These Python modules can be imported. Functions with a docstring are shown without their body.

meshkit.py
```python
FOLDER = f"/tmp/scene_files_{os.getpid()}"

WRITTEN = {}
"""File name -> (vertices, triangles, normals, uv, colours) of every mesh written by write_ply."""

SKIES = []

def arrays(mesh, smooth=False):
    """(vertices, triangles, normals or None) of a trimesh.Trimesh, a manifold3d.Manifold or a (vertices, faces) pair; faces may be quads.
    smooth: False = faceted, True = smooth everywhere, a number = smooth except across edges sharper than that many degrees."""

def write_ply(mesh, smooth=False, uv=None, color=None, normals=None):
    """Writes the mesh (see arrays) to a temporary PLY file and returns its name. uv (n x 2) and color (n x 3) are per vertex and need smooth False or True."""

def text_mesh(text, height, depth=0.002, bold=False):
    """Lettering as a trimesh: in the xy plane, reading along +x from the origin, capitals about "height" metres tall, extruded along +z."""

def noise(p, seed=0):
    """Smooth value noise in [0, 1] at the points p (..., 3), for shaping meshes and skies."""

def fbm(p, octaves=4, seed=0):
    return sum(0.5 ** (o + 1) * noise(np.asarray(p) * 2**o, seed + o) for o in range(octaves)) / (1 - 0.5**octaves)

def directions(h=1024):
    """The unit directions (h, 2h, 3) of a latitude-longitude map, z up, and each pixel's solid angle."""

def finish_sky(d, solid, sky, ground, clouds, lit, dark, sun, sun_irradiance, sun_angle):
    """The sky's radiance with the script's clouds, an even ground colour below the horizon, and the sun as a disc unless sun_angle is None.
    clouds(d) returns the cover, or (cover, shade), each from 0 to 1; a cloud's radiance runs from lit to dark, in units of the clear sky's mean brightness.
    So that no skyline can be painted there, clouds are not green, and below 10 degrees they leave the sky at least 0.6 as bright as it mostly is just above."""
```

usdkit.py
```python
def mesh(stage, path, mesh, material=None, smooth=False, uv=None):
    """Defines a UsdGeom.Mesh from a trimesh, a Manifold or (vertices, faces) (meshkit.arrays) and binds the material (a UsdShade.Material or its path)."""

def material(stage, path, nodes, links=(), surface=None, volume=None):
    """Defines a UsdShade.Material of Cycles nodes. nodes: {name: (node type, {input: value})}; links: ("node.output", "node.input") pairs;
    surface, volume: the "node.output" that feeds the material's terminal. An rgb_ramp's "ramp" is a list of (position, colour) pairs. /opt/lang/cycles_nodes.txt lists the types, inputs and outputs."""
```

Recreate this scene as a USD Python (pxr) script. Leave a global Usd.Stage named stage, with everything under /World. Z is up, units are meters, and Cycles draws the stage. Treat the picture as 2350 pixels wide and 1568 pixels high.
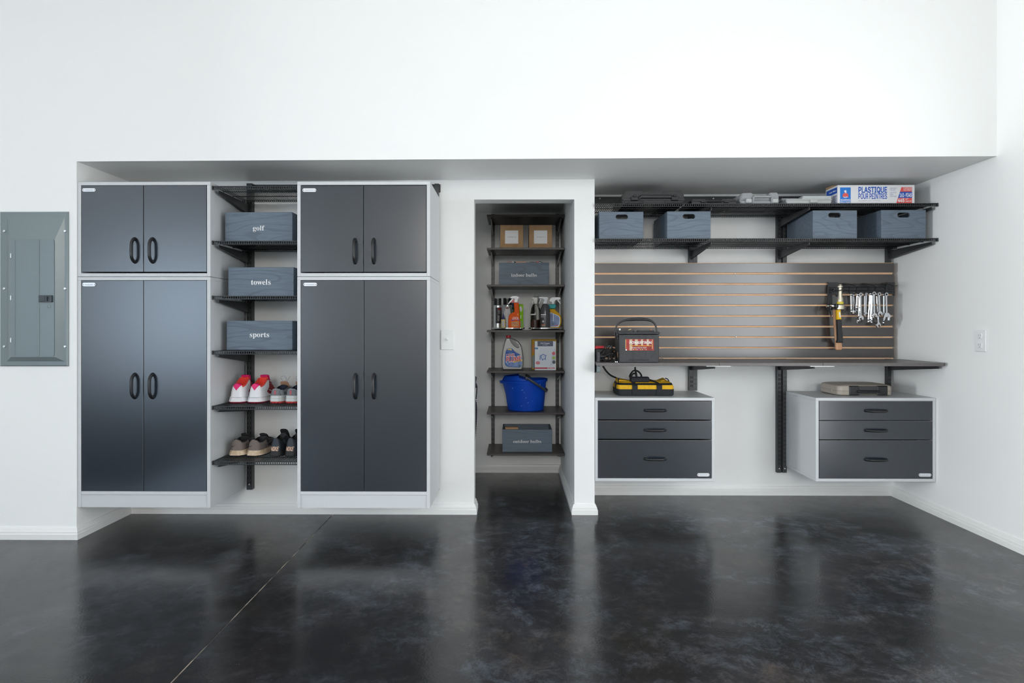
import math, glob, numpy as np, trimesh, manifold3d as m3, usdkit, meshkit
from shapely import affinity
from shapely.geometry import Polygon, box as sbox, Point
from shapely.ops import unary_union
from pxr import Usd, UsdGeom, UsdLux, UsdShade, Gf, Sdf

stage = Usd.Stage.CreateInMemory()
UsdGeom.SetStageUpAxis(stage, 'Z'); UsdGeom.SetStageMetersPerUnit(stage, 1.0)
UsdGeom.Xform.Define(stage, '/World'); UsdGeom.Scope.Define(stage, '/World/Looks')

# ---------------------------------------------------------------- camera (level, shifted lens, turned half a degree to the left)
F, CX, CV, EYE, YAW = 1350.0, 1165.5, 751.5, 1.2, 0.009          # lens in pixels of the 2350 x 1568 frame
cam = UsdGeom.Camera.Define(stage, '/World/camera')
cam.CreateHorizontalApertureAttr(36.0); cam.CreateVerticalApertureAttr(36.0 * 1568 / 2350)
cam.CreateFocalLengthAttr(F / 2350 * 36.0)
cam.CreateHorizontalApertureOffsetAttr((1175.0 - CX) / 2350 * 36.0)
cam.CreateVerticalApertureOffsetAttr((CV - 784.0) / 2350 * 36.0)
cam.CreateClippingRangeAttr((0.05, 200.0))
xf = UsdGeom.Xformable(cam)
xf.AddTranslateOp().Set((0, 0, EYE)); xf.AddRotateZOp().Set(math.degrees(YAW)); xf.AddRotateXOp().Set(90.0)
cam.CreateExposureAttr(0.10)

# ---------------------------------------------------------------- sky, light of unseen openings and one added fill
DAY_LEFT, DAY_RIGHT, DAY_FAR, FILL_MID, SKY = 5.1, 3.8, 30.0, 17.0, 0.3
dome = UsdLux.DomeLight.Define(stage, '/World/sky')
dome.CreateIntensityAttr(1.0)
skym = usdkit.material(stage, '/World/Looks/sky', {
    's': ('sky_texture', {'sky_type': 'multiple_scattering', 'sun_disc': False, 'sun_elevation': 0.8, 'sun_rotation': 0.0}),
    'b': ('background_shader', {'strength': 0.12 * SKY})}, [('s.color', 'b.color')], surface='b.background')
UsdShade.MaterialBindingAPI.Apply(dome.GetPrim()).Bind(skym)

def rect_light(path, loc, size, aim, power, color):
    """Light of an unseen opening or an added fill: RectLight of size (w, h) at loc shining along aim."""
    l = UsdLux.RectLight.Define(stage, path)
    l.CreateWidthAttr(size[0]); l.CreateHeightAttr(size[1]); l.CreateIntensityAttr(power); l.CreateColorAttr(Gf.Vec3f(*color))
    z = -np.array(aim, float); z /= np.linalg.norm(z)
    up = np.array([0, 0, 1.0]) if abs(z[2]) < .9 else np.array([0, 1.0, 0])
    x = np.cross(up, z); x /= np.linalg.norm(x); y = np.cross(z, x)
    m = np.eye(4); m[0, :3], m[1, :3], m[2, :3], m[3, :3] = x, y, z, loc
    UsdGeom.Xformable(l).AddTransformOp().Set(Gf.Matrix4d(*m.ravel().tolist()))
    return l
GAR = (-8.7, -5.4, 0.0, 2.9, -6.0)       # unseen garage opening behind the camera, lights the left cabinet doors: x0, x1, z0, z1, y
WIN = (-1.1, 2.45, 0.0, 2.25)            # unseen opening in the right wall, gives the slatted panel its sheen: y0, y1, z0, z1
MID = (-1.0, 0.85, 2.15, 3.50)            # opening added high behind the camera for fill light: x0, x1, z0, z1
FAR = (-0.7, 1.9, 0.0, 2.55)             # unseen doorway far left, placed to light the right wall: y0, y1, z0, z1
XRW, XFL = 2.71, -9.5
DAY = (.95, .98, 1.0)
rect_light('/World/unseen_door_light', ((GAR[0] + GAR[1]) / 2, GAR[4] - .02, (GAR[2] + GAR[3]) / 2 + .05), (GAR[1] - GAR[0], GAR[3] - GAR[2] - .1), (0, 1, 0), DAY_LEFT, (.66, .82, 1.0))
rect_light('/World/unseen_side_light', (XRW + .14, (WIN[0] + WIN[1]) / 2, (WIN[2] + WIN[3]) / 2), (WIN[1] - WIN[0] - .1, WIN[3] - WIN[2] - .1), (-1, 0, 0), DAY_RIGHT, DAY)
rect_light('/World/added_fill_light', ((MID[0] + MID[1]) / 2, GAR[4] - .02, (MID[2] + MID[3]) / 2), (MID[1] - MID[0], MID[3] - MID[2]), (0, 1, 0), FILL_MID, (1.0, .97, .92))  # added fill light for the closet and recesses
rect_light('/World/unseen_doorway_light', (XFL - .1, (FAR[0] + FAR[1]) / 2, (FAR[2] + FAR[3]) / 2), (FAR[1] - FAR[0], FAR[3] - FAR[2]), (1, 0, 0), DAY_FAR, DAY)

# ---------------------------------------------------------------- from picture points to places
CO, SI = math.cos(YAW), math.sin(YAW)
def X(u, y): t = (u - CX) / F; return y * (t * CO - SI) / (CO + t * SI)
def dep(u, y): return -X(u, y) * SI + y * CO
def Z(v, y, u=1177.0): return EYE - (v - CV) * dep(u, y) / F
def scale_at(u, y): return dep(u, y) / F         # metres per pixel

# ---------------------------------------------------------------- mesh helpers
def tm(m):
    if hasattr(m, 'to_mesh'):
        q = m.to_mesh(); return trimesh.Trimesh(np.array(q.vert_properties[:, :3], float), np.array(q.tri_verts), process=False)
    return m
def join(*ms):
    out = []
    for m in ms: out += list(m) if isinstance(m, (list, tuple)) else [m]
    return trimesh.util.concatenate([tm(m) for m in out])
def solid(m):
    m = tm(m)
    m = trimesh.Trimesh(m.vertices, m.faces, process=True)
    if m.volume < 0: m.invert()
    return m3.Manifold(m3.Mesh(np.asarray(m.vertices, np.float32), np.asarray(m.faces, np.uint32)))
def bx(x0, x1, y0, y1, z0, z1, b=0.0):
    """A box; b > 0 chamfers its edges."""
    x0, x1 = min(x0, x1), max(x0, x1); y0, y1 = min(y0, y1), max(y0, y1); z0, z1 = min(z0, z1), max(z0, z1)
    if b <= 0:
        return trimesh.creation.box(bounds=[(x0, y0, z0), (x1, y1, z1)])
    b = min(b, .45 * (x1 - x0), .45 * (y1 - y0), .45 * (z1 - z0))
    p = []
    for sx, X0 in ((1, x0), (-1, x1)):
        for sy, Y0 in ((1, y0), (-1, y1)):
            for sz, Z0 in ((1, z0), (-1, z1)):
                p += [(X0, Y0 + sy * b, Z0 + sz * b), (X0 + sx * b, Y0, Z0 + sz * b), (X0 + sx * b, Y0 + sy * b, Z0)]
    return tm(m3.Manifold.hull_points(np.array(p)))
def hull(pts): return tm(m3.Manifold.hull_points(np.array(pts, float)))
def extr(poly, h):
    poly = poly if hasattr(poly, 'geom_type') else Polygon(poly)
    gs = [g for g in getattr(poly, 'geoms', [poly]) if g.geom_type == 'Polygon' and g.area > 1e-9]
    return trimesh.util.concatenate([trimesh.creation.extrude_polygon(g, h, engine='earcut') for g in gs])
def xz(poly, y0, y1):
    """A shape drawn in the xz plane, from y0 to y1 deep."""
    m = extr(poly, y1 - y0); v = m.vertices
    return trimesh.Trimesh(np.stack([v[:, 0], y0 + v[:, 2], v[:, 1]], 1), m.faces[:, ::-1], process=False)
def yz(poly, x0, x1):
    m = extr(poly, x1 - x0); v = m.vertices
    return trimesh.Trimesh(np.stack([x0 + v[:, 2], v[:, 0], v[:, 1]], 1), m.faces, process=False)
def xy(poly, z0, z1):
    m = extr(poly, z1 - z0); m.apply_translation((0, 0, z0)); return m
def rrect(x0, x1, y0, y1, r, n=5):
    r = min(r, .499 * (x1 - x0), .499 * (y1 - y0))
    return sbox(x0 + r, y0 + r, x1 - r, y1 - r).buffer(r, quad_segs=n)
def tube(pts, r, n=8, closed=False, flat=None):
    """A swept tube; r may vary along it; flat = (a, b) makes an oval section."""
    p = np.array(pts, float); k = len(p)
    t = (np.roll(p, -1, 0) - np.roll(p, 1, 0)) if closed else np.gradient(p, axis=0)
    t /= np.linalg.norm(t, axis=1, keepdims=True) + 1e-12
    r = np.broadcast_to(np.asarray(r, float), (k,))
    a = np.cross(t[0], (0, 0, 1.0)) if abs(t[0][2]) < .9 else np.cross(t[0], (0, 1.0, 0))
    rows, ang = [], np.arange(n) * 2 * math.pi / n
    fa, fb = flat or (1, 1)
    for i in range(k):
        a = a - t[i] * (a @ t[i]); a /= np.linalg.norm(a) + 1e-12
        b = np.cross(t[i], a)
        rows.append(p[i] + r[i] * (fa * np.cos(ang)[:, None] * a + fb * np.sin(ang)[:, None] * b))
    v = np.vstack(rows); f = []
    for i in range(k if closed else k - 1):
        for j in range(n):
            q = [i * n + j, i * n + (j + 1) % n, ((i + 1) % k) * n + (j + 1) % n, ((i + 1) % k) * n + j]
            f += [(q[0], q[1], q[2]), (q[0], q[2], q[3])]
    if not closed:
        c0, c1 = len(v), len(v) + 1
        v = np.vstack([v, p[0], p[-1]])
        for j in range(n):
            f += [(c0, (j + 1) % n, j), (c1, (k - 1) * n + j, (k - 1) * n + (j + 1) % n)]
    return trimesh.Trimesh(v, np.array(f), process=False)
def bar(a, b, r, n=8): return tube([a, b], r, n)
def lathe(prof, at=(0, 0, 0), n=28):
    """(radius, height) pairs from the bottom up, turned round z."""
    k = len(prof); ang = np.arange(n) * 2 * math.pi / n
    v = np.vstack([np.stack([max(r, 1e-5) * np.cos(ang), max(r, 1e-5) * np.sin(ang), np.full(n, z)], 1) for r, z in prof])
    f = []
    for i in range(k - 1):
        for j in range(n):
            q = [i * n + j, i * n + (j + 1) % n, (i + 1) * n + (j + 1) % n, (i + 1) * n + j]
            f += [(q[0], q[1], q[2]), (q[0], q[2], q[3])]
    c0, c1 = len(v), len(v) + 1
    v = np.vstack([v, (0, 0, prof[0][1]), (0, 0, prof[-1][1])])
    for j in range(n):
        f += [(c0, (j + 1) % n, j), (c1, (k - 1) * n + j, (k - 1) * n + (j + 1) % n)]
    m = trimesh.Trimesh(v, np.array(f), process=False); m.apply_translation(at)
    return m
def loft(rings):
    """Closed skin through rings of as many points each."""
    R = [np.array(r, float) for r in rings]; n, k = len(R[0]), len(R); v = np.vstack(R); f = []
    for i in range(k - 1):
        for j in range(n):
            q = [i * n + j, i * n + (j + 1) % n, (i + 1) * n + (j + 1) % n, (i + 1) * n + j]
            f += [(q[0], q[1], q[2]), (q[0], q[2], q[3])]
    c0, c1 = len(v), len(v) + 1
    v = np.vstack([v, R[0].mean(0), R[-1].mean(0)])
    for j in range(n):
        f += [(c0, (j + 1) % n, j), (c1, (k - 1) * n + j, (k - 1) * n + (j + 1) % n)]
    m = trimesh.Trimesh(v, np.array(f), process=False)
    if m.volume < 0: m.invert()
    return m
def pillow(poly, y0, y1, b, n=5, k=140):
    """A flat-sided moulded body: the outline with smoothly rounded front and back edges of radius b."""
    from scipy.spatial import cKDTree
    ln = poly.exterior; L = ln.length
    p = np.array([ln.interpolate(L * i / k).coords[0] for i in range(k)])
    if Polygon(p).exterior.is_ccw: p = p[::-1]
    d = np.roll(p, -1, 0) - np.roll(p, 1, 0); nn = np.stack([d[:, 1], -d[:, 0]], 1)      # inward for a clockwise outline
    for _ in range(4): nn = (nn + .5 * np.roll(nn, 1, 0) + .5 * np.roll(nn, -1, 0)) / 2
    nn /= np.linalg.norm(nn, axis=1, keepdims=True) + 1e-12
    inset = b
    while inset > .1 * b and not Polygon(p + nn * inset).is_valid: inset *= .85
    steps = [(i_, y) for i_, y in [(inset * (1 - math.sin(a)), y0 + b * (1 - math.cos(a))) for a in np.linspace(0, math.pi / 2, n)]]
    steps += [(i_, y0 + y1 - y) for i_, y in steps[::-1]]
    if abs(steps[n - 1][1] - steps[n][1]) < 1e-7: steps.pop(n)
    v = np.vstack([np.stack([p[:, 0] + nn[:, 0] * i_, np.full(k, y), p[:, 1] + nn[:, 1] * i_], 1) for i_, y in steps]); f = []
    for r in range(len(steps) - 1):
        for j in range(k):
            q = [r * k + j, r * k + (j + 1) % k, (r + 1) * k + (j + 1) % k, (r + 1) * k + j]
            f += [(q[0], q[1], q[2]), (q[0], q[2], q[3])]
    cap = Polygon(v[:k][:, [0, 2]]).buffer(0)
    cap = max(getattr(cap, 'geoms', [cap]), key=lambda g: g.area)
    cv_, cf_ = trimesh.creation.triangulate_polygon(cap, engine='earcut')
    ix = cKDTree(v[:k][:, [0, 2]]).query(cv_[:, :2])[1]; last = (len(steps) - 1) * k
    for t3 in cf_:
        a_, b_, c_ = ix[t3]
        if len({a_, b_, c_}) == 3: f += [(a_, b_, c_), (last + a_, last + c_, last + b_)]
    m = trimesh.Trimesh(v, np.array(f), process=False)
    trimesh.repair.fix_normals(m)
    return m
def cut(a, *bs):
    a = solid(a)
    for b in bs: a = a - solid(b)
    return tm(a)
def fuse(*ms):
    a = solid(ms[0])
    for b in ms[1:]: a = a + solid(b)
    return tm(a)
def moved(m, d=(0, 0, 0), rz=0.0, rx=0.0, ry=0.0, c=(0, 0, 0)):
    m = m.copy(); T = trimesh.transformations
    M = T.translation_matrix(c) @ T.rotation_matrix(rz, (0, 0, 1)) @ T.rotation_matrix(ry, (0, 1, 0)) @ T.rotation_matrix(rx, (1, 0, 0)) @ T.translation_matrix(-np.array(c, float))
    m.apply_transform(T.translation_matrix(d) @ M); return m
def sphere(c, r, n=2):
    m = trimesh.creation.icosphere(n, 1.0); m.apply_scale(r); m.apply_translation(c); return m
def disc_y(c, r, t, n=16):
    """A short cylinder facing the viewer, its front at c."""
    m = lathe([(r, 0), (r, t * .7), (r * .8, t)], n=n)
    v = m.vertices; m = trimesh.Trimesh(np.stack([v[:, 0], -v[:, 2], v[:, 1]], 1), m.faces, process=False)
    m.apply_translation((c[0], c[1] + t, c[2])); return m

FONTS = {'sans': 'Inter', 'serif': 'NotoSansMath-Regular', 'serif_bold': 'NotoSansMath-Regular'}
SHAPES = {}
def letters(text, font='sans', weight=0.0, narrow=1.0, slant=0.0):
    """A word's outline, capitals 1 high, from x = 0 to its width."""
    key = (text, font, weight, narrow, slant)
    if key in SHAPES: return SHAPES[key]
    from PIL import Image, ImageDraw, ImageFont
    s = text
    if font.startswith('serif'):
        s = ''.join(chr(0x1d41a + ord(c) - 97) if 'a' <= c <= 'z' else chr(0x1d400 + ord(c) - 65) if 'A' <= c <= 'Z' else c for c in text)
    ft = ImageFont.truetype(glob.glob('/opt/blender-*/*/datafiles/fonts/' + FONTS[font] + '.woff2')[0], 96)
    x0, y0, x1, y1 = ft.getbbox(s, anchor='ls')
    im = Image.new('L', (x1 - x0 + 8, y1 - y0 + 8))
    ImageDraw.Draw(im).text((4 - x0, 4 - y0), s, 255, ft, anchor='ls')
    on = np.pad(np.asarray(im) > 127, ((0, 0), (1, 1))).astype(np.int8)
    rows, starts = np.nonzero(np.diff(on, axis=1) == 1); ends = np.nonzero(np.diff(on, axis=1) == -1)[1]
    g = unary_union([sbox(a, -r - 1, b, -r) for r, a, b in zip(rows, starts, ends)])
    g = g.buffer(.6).buffer(-.6 + weight).simplify(.8)
    k = 1 / 66.0
    g = affinity.affine_transform(g, [k * narrow, k * slant, 0, k, -4 * k * narrow, (4 - y0) * k])
    SHAPES[key] = g
    return g
def word(text, x, z, y, h=None, w=None, font='sans', weight=0.0, align='c', depth=.0006, narrow=1.0, slant=0.0, mid=False):
    """Lettering on a front face at depth y, letters h high or the word w wide; z is its base line (mid: its middle)."""
    g = letters(text, font, weight, narrow, slant)
    x0, b, x1, t = g.bounds
    if h is None: h = w / (x1 - x0)
    k = w / (x1 - x0) if w is not None else h
    px = {'c': x - k * (x0 + x1) / 2, 'l': x - k * x0, 'r': x - k * x1}[align]
    pz = z - (h * (b + t) / 2 if mid else 0)
    return xz(affinity.affine_transform(g, [k, 0, 0, h, px, pz]), y - depth, y)

# ---------------------------------------------------------------- prims
COUNT, LOC = {}, {}
def fresh(parent, name):
    n = COUNT.get((parent, name), 0); COUNT[(parent, name)] = n + 1
    return f'{parent}/{name}' + (f'_{n:03d}' if n else '')
def say(p, label=None, cat=None, group=None, kind=None):
    for k, v in (('label', label), ('category', cat), ('group', group), ('kind', kind)):
        if v: p.SetCustomDataByKey(k, v)
def thing(name, label, cat, loc=(0, 0, 0), rz=0.0, group=None):
    path = fresh('/World', name); q = UsdGeom.Xform.Define(stage, path)
    q.AddTranslateOp().Set(Gf.Vec3d(*map(float, loc)))
    if rz: q.AddRotateZOp().Set(math.degrees(rz))
    say(q.GetPrim(), label, cat, group)
    LOC[path] = (np.array(loc, float), rz)
    return path
def part(parent, name, mesh, mt, local=False, smooth=35, label=None, kind=None):
    """A mesh under a thing or a part. local: given about the thing's own origin, else in world places."""
    path = fresh(parent, name); root = '/'.join(path.split('/')[:3])
    mesh = tm(mesh) if not isinstance(mesh, (list, tuple)) else join(*mesh)
    if not local and root in LOC:
        loc, rz = LOC[root]; mesh = mesh.copy(); mesh.apply_translation(-loc)
        if rz: mesh.apply_transform(trimesh.transformations.rotation_matrix(-rz, (0, 0, 1)))
    q = usdkit.mesh(stage, path, mesh, mt, smooth=smooth)
    if label or kind: say(q.GetPrim(), label, kind=kind)
    return path
def one(name, mesh, mt, label, cat, group=None, smooth=35):
    path = part('/World', name, mesh, mt, smooth=smooth)
    say(stage.GetPrimAtPath(path), label, cat, group); return path
def struct(name, mesh, mt, smooth=False):
    path = part('/World', name, mesh, mt, smooth=smooth)
    say(stage.GetPrimAtPath(path), kind='structure'); return path

# ---------------------------------------------------------------- materials
def mat(name, col, rough=.5, metal=0.0, col2=None, scale=20.0, detail=3.0, stretch=None, bump=0.0, bscale=200.0, spec=.5, coat=0.0, trans=0.0, ior=1.5, contrast=(.35, .65), sheen=0.0, bstretch=None):
    """Principled material: col, or noise between col and col2; stretch scales the noise's axes."""
    n = {'p': ('principled_bsdf', {'base_color': col, 'roughness': rough, 'metallic': metal, 'ior': ior, 'specular_ior_level': spec, 'coat_weight': coat, 'coat_roughness': .08, 'transmission_weight': trans, 'sheen_weight': sheen})}
    l = []
    if col2 is not None or bump: n['g'] = ('geometry', {})
    if col2 is not None:
        n['m'] = ('mapping', {'scale': stretch or (1, 1, 1)})
        n['n'] = ('noise_texture', {'scale': scale, 'detail': detail, 'roughness': .6, 'distortion': .3})
        n['r'] = ('rgb_ramp', {'ramp': [(contrast[0], col), (contrast[1], col2)]})
        l += [('g.position', 'm.vector'), ('m.vector', 'n.vector'), ('n.fac', 'r.fac'), ('r.color', 'p.base_color')]
    if bump:
        n['bm'] = ('mapping', {'scale': bstretch or (1, 1, 1)})
        n['bn'] = ('noise_texture', {'scale': bscale, 'detail': 2.0})
        n['b'] = ('bump', {'strength': bump, 'distance': .002})
        l += [('g.position', 'bm.vector'), ('bm.vector', 'bn.vector'), ('bn.fac', 'b.height'), ('b.normal', 'p.normal')]
    return usdkit.material(stage, '/World/Looks/' + name, n, l, surface='p.BSDF')
def plain(name, col, rough=.5, metal=0.0, **k): return mat(name, col, rough, metal, **k)
def wood(name, a, b, long_axis=0, rough=.5, scale=7.0):
    """Stained boards: fine noise drawn out along the grain, with a few slanting growth lines."""
    st = [1.0, 16.0, 16.0] if long_axis == 0 else [16.0, 16.0, 1.0]
    n = {'g': ('geometry', {}), 'm': ('mapping', {'scale': st}), 'n': ('noise_texture', {'scale': scale, 'detail': 6.0, 'roughness': .7, 'distortion': .4}),
         'm2': ('mapping', {'scale': [1.0, 5.0, 5.0] if long_axis == 0 else [5.0, 5.0, 1.0], 'rotation': (0, .22, 0)}),
         'n2': ('noise_texture', {'scale': 1.6, 'detail': 1.0, 'roughness': .4}), 'k': ('math', {'math_type': 'multiply', 'value2': 11.0}), 'fr': ('math', {'math_type': 'fraction'}),
         'l': ('rgb_ramp', {'ramp': [(.0, (.35, .35, .35)), (.10, (.35, .35, .35)), (.30, (0, 0, 0)), (1.0, (0, 0, 0))]}),
         'r': ('rgb_ramp', {'ramp': [(.30, a), (.70, b)]}), 'x': ('mix', {'mix_type': 'mix', 'color2': tuple(.55 * c for c in a)}),
         'b': ('bump', {'strength': .12, 'distance': .002}),
         'p': ('principled_bsdf', {'roughness': rough})}
    l = [('g.position', 'm.vector'), ('m.vector', 'n.vector'), ('g.position', 'm2.vector'), ('m2.vector', 'n2.vector'), ('n2.fac', 'k.value1'), ('k.value', 'fr.value1'), ('fr.value', 'l.fac'),
         ('n.fac', 'r.fac'), ('r.color', 'x.color1'), ('l.color', 'x.fac'), ('x.color', 'p.base_color'), ('n.fac', 'b.height'), ('b.normal', 'p.normal')]
    return usdkit.material(stage, '/World/Looks/' + name, n, l, surface='p.BSDF')
WALL = mat('wall_paint', (.91, .915, .90), .55, bump=.05, bscale=160)
TRIM = mat('trim_paint', (.84, .84, .82), .35)
CEIL = mat('ceiling_paint', (.90, .90, .90), .6)
GREY = mat('cabinet_grey', (.60, .62, .63), .42)
DOOR = mat('charcoal_laminate', (.008, .013, .020), .21, col2=(.017, .024, .034), scale=900, detail=2, bump=.05, bscale=1500, spec=.5, ior=1.8)
BLACKP = mat('black_plastic', (.012, .013, .015), .35)
BLACKM = mat('black_metal', (.018, .020, .022), .38, spec=.6)
DARKM = mat('dark_metal', (.030, .032, .035), .40, spec=.6)
SCREW = mat('screw_steel', (.6, .6, .6), .3, 1.0)
CHROME = mat('chrome', (.82, .83, .85), .12, 1.0)
STEEL = mat('brushed_steel', (.62, .60, .56), .28, 1.0)
WHITEP = mat('white_plastic', (.85, .86, .86), .3)
PANELG = mat('panel_grey', (.17, .215, .225), .27, spec=.7)
PANELD = mat('panel_latch', (.04, .05, .055), .4)
BIN = wood('blue_grey_stain', (.105, .140, .185), (.155, .20, .25), 0, .55)
BOARD = wood('dark_brown_laminate', (.040, .031, .028), (.070, .056, .050), 0, .42)
SLAT = mat('slatwall_laminate', (.036, .028, .026), .20, col2=(.048, .039, .036), scale=700, ior=1.9)
MDF = mat('raw_fibreboard', (.74, .48, .29), .6, col2=(.80, .54, .34), scale=60, stretch=(.2, 1, 1))
BENCH = mat('bench_laminate', (.11, .10, .098), .4, col2=(.15, .137, .132), scale=500, stretch=(.3, 1, 1))
WHITE = mat('white_print', (.86, .86, .86), .5)
INKG = mat('grey_print', (.30, .33, .40), .5)
INKD = mat('dark_print', (.02, .02, .025), .5)
CARD = mat('cardboard', (.42, .25, .12), .7, col2=(.50, .31, .16), scale=14)
RED = mat('red_plastic', (.62, .02, .03), .35)
# ---------------------------------------------------------------- the setting
YA, YB, YC, YD, XR = 3.314, 3.781, 4.230, 4.870, 2.705
XL = X(176, YA); XJ0 = X(1088, YB); XJ1 = X(1318, YB); XK = X(1364.5, YB)
ZS0, ZS1, HI = 2.141, 2.158, 3.60
def floor_material(name):
    n = {'g': ('geometry', {}), 'm': ('mapping', {'scale': (1, 1.0, 1), 'location': (3.7, 1.9, 0)}), 'sx': ('separate_xyz', {}), 'mr': ('map_range', {'from_min': -2.2, 'from_max': 1.2, 'to_min': .25, 'to_max': 1.0, 'clamp': True}), 'f2': ('math', {'math_type': 'multiply'}),
         'n1': ('noise_texture', {'scale': 1.0, 'detail': 8.0, 'roughness': .66, 'distortion': .9}),
         'n2': ('noise_texture', {'scale': 8.5, 'detail': 10.0, 'roughness': .82, 'distortion': .35}),
         'n3': ('noise_texture', {'scale': 3.0, 'detail': 4.0, 'roughness': .6}),
         'r1': ('rgb_ramp', {'ramp': [(.34, (.010, .0105, .011)), (.50, (.018, .018, .019)), (.66, (.040, .041, .045))]}),
         'r2': ('rgb_ramp', {'ramp': [(.47, (0, 0, 0)), (.60, (.55, .55, .55)), (.72, (1, 1, 1))]}),
         'r3': ('rgb_ramp', {'ramp': [(.42, (.105, .088, .074)), (.58, (.135, .165, .205))]}),
         'q1': ('rgb_ramp', {'ramp': [(.40, (0.05, .05, .05)), (.58, (1, 1, 1))]}),
         'f': ('math', {'math_type': 'multiply'}),
         'x': ('mix', {'mix_type': 'mix'}),
         'v': ('voronoi_texture', {'scale': 26.0, 'randomness': 1.0}), 'rv': ('rgb_ramp', {'ramp': [(.0, (1, 1, 1)), (.030, (1, 1, 1)), (.045, (0, 0, 0))]}),
         'xv': ('mix', {'mix_type': 'mix', 'color2': (.30, .29, .27)}), 'vm': ('math', {'math_type': 'multiply', 'value2': .30}),
         'rr': ('rgb_ramp', {'ramp': [(.3, (.12, .12, .12)), (.7, (.25, .25, .25))]}),
         'bn': ('noise_texture', {'scale': 110.0, 'detail': 3.0}), 'b': ('bump', {'strength': .12, 'distance': .003}),
         'p': ('principled_bsdf', {'specular_ior_level': .5, 'ior': 1.5})}
    l = [('g.position', 'm.vector')] + [('m.vector', k + '.vector') for k in ('n1', 'n2', 'n3', 'v', 'bn')]
    l += [('n1.fac', 'r1.fac'), ('n2.fac', 'r2.fac'), ('n3.fac', 'r3.fac'), ('n1.fac', 'q1.fac'), ('q1.color', 'f.value1'), ('r2.color', 'f.value2'), ('g.position', 'sx.vector'), ('sx.x', 'mr.value'), ('f.value', 'f2.value1'), ('mr.result', 'f2.value2'), ('f2.value', 'x.fac'),
          ('r1.color', 'x.color1'), ('r3.color', 'x.color2'), ('v.distance', 'rv.fac'), ('rv.color', 'vm.value1'), ('vm.value', 'xv.fac'), ('x.color', 'xv.color1'), ('xv.color', 'p.base_color'),
          ('n3.fac', 'rr.fac'), ('rr.color', 'p.roughness'), ('bn.fac', 'b.height'), ('b.normal', 'p.normal')]
    return usdkit.material(stage, '/World/Looks/' + name, n, l, surface='p.BSDF')
FLOOR = floor_material('stained_concrete')
JOINT = mat('joint_dust', (.46, .39, .31), .9, col2=(.07, .065, .06), scale=9, contrast=(.42, .6))
XJ = -1.155                                                     # the sawn control joint
fl = UsdGeom.Xform.Define(stage, '/World/floor').GetPrim(); say(fl, kind='structure'); LOC['/World/floor'] = (np.zeros(3), 0)
part('/World/floor', 'slab', bx(XFL, XJ - .003, GAR[4] - .15, YD + .1, -.15, 0), FLOOR, smooth=False)
part('/World/floor', 'slab', bx(XJ + .003, XR + .2, GAR[4] - .15, YD + .1, -.15, 0), FLOOR, smooth=False)
part('/World/floor', 'joint_filler', bx(XJ - .003, XJ + .003, GAR[4] - .15, YD + .1, -.15, -.0015), JOINT, smooth=False)
struct('driveway', bx(-30, 30, -30, GAR[4] - .16, -.2, -.02), mat('asphalt', (.05, .05, .052), .8, col2=(.07, .07, .07), scale=30))
struct('ceiling', bx(XFL - .2, XR + .2, GAR[4] - .2, YD + .2, HI, HI + .15), CEIL)
struct('wall_left', bx(XFL, XL, YA, YB + .3, 0, 2.3), WALL)                       # left of the recess, its side is the return
def slanted(x0, z0, x1, z1, y0, y1, top): return xz([(x0, z0), (x1, z1), (x1, top), (x0, top)], y0, y1)
def zs(x): return ZS0 + (ZS1 - ZS0) * (x - XL) / (XR - XL)
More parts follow.
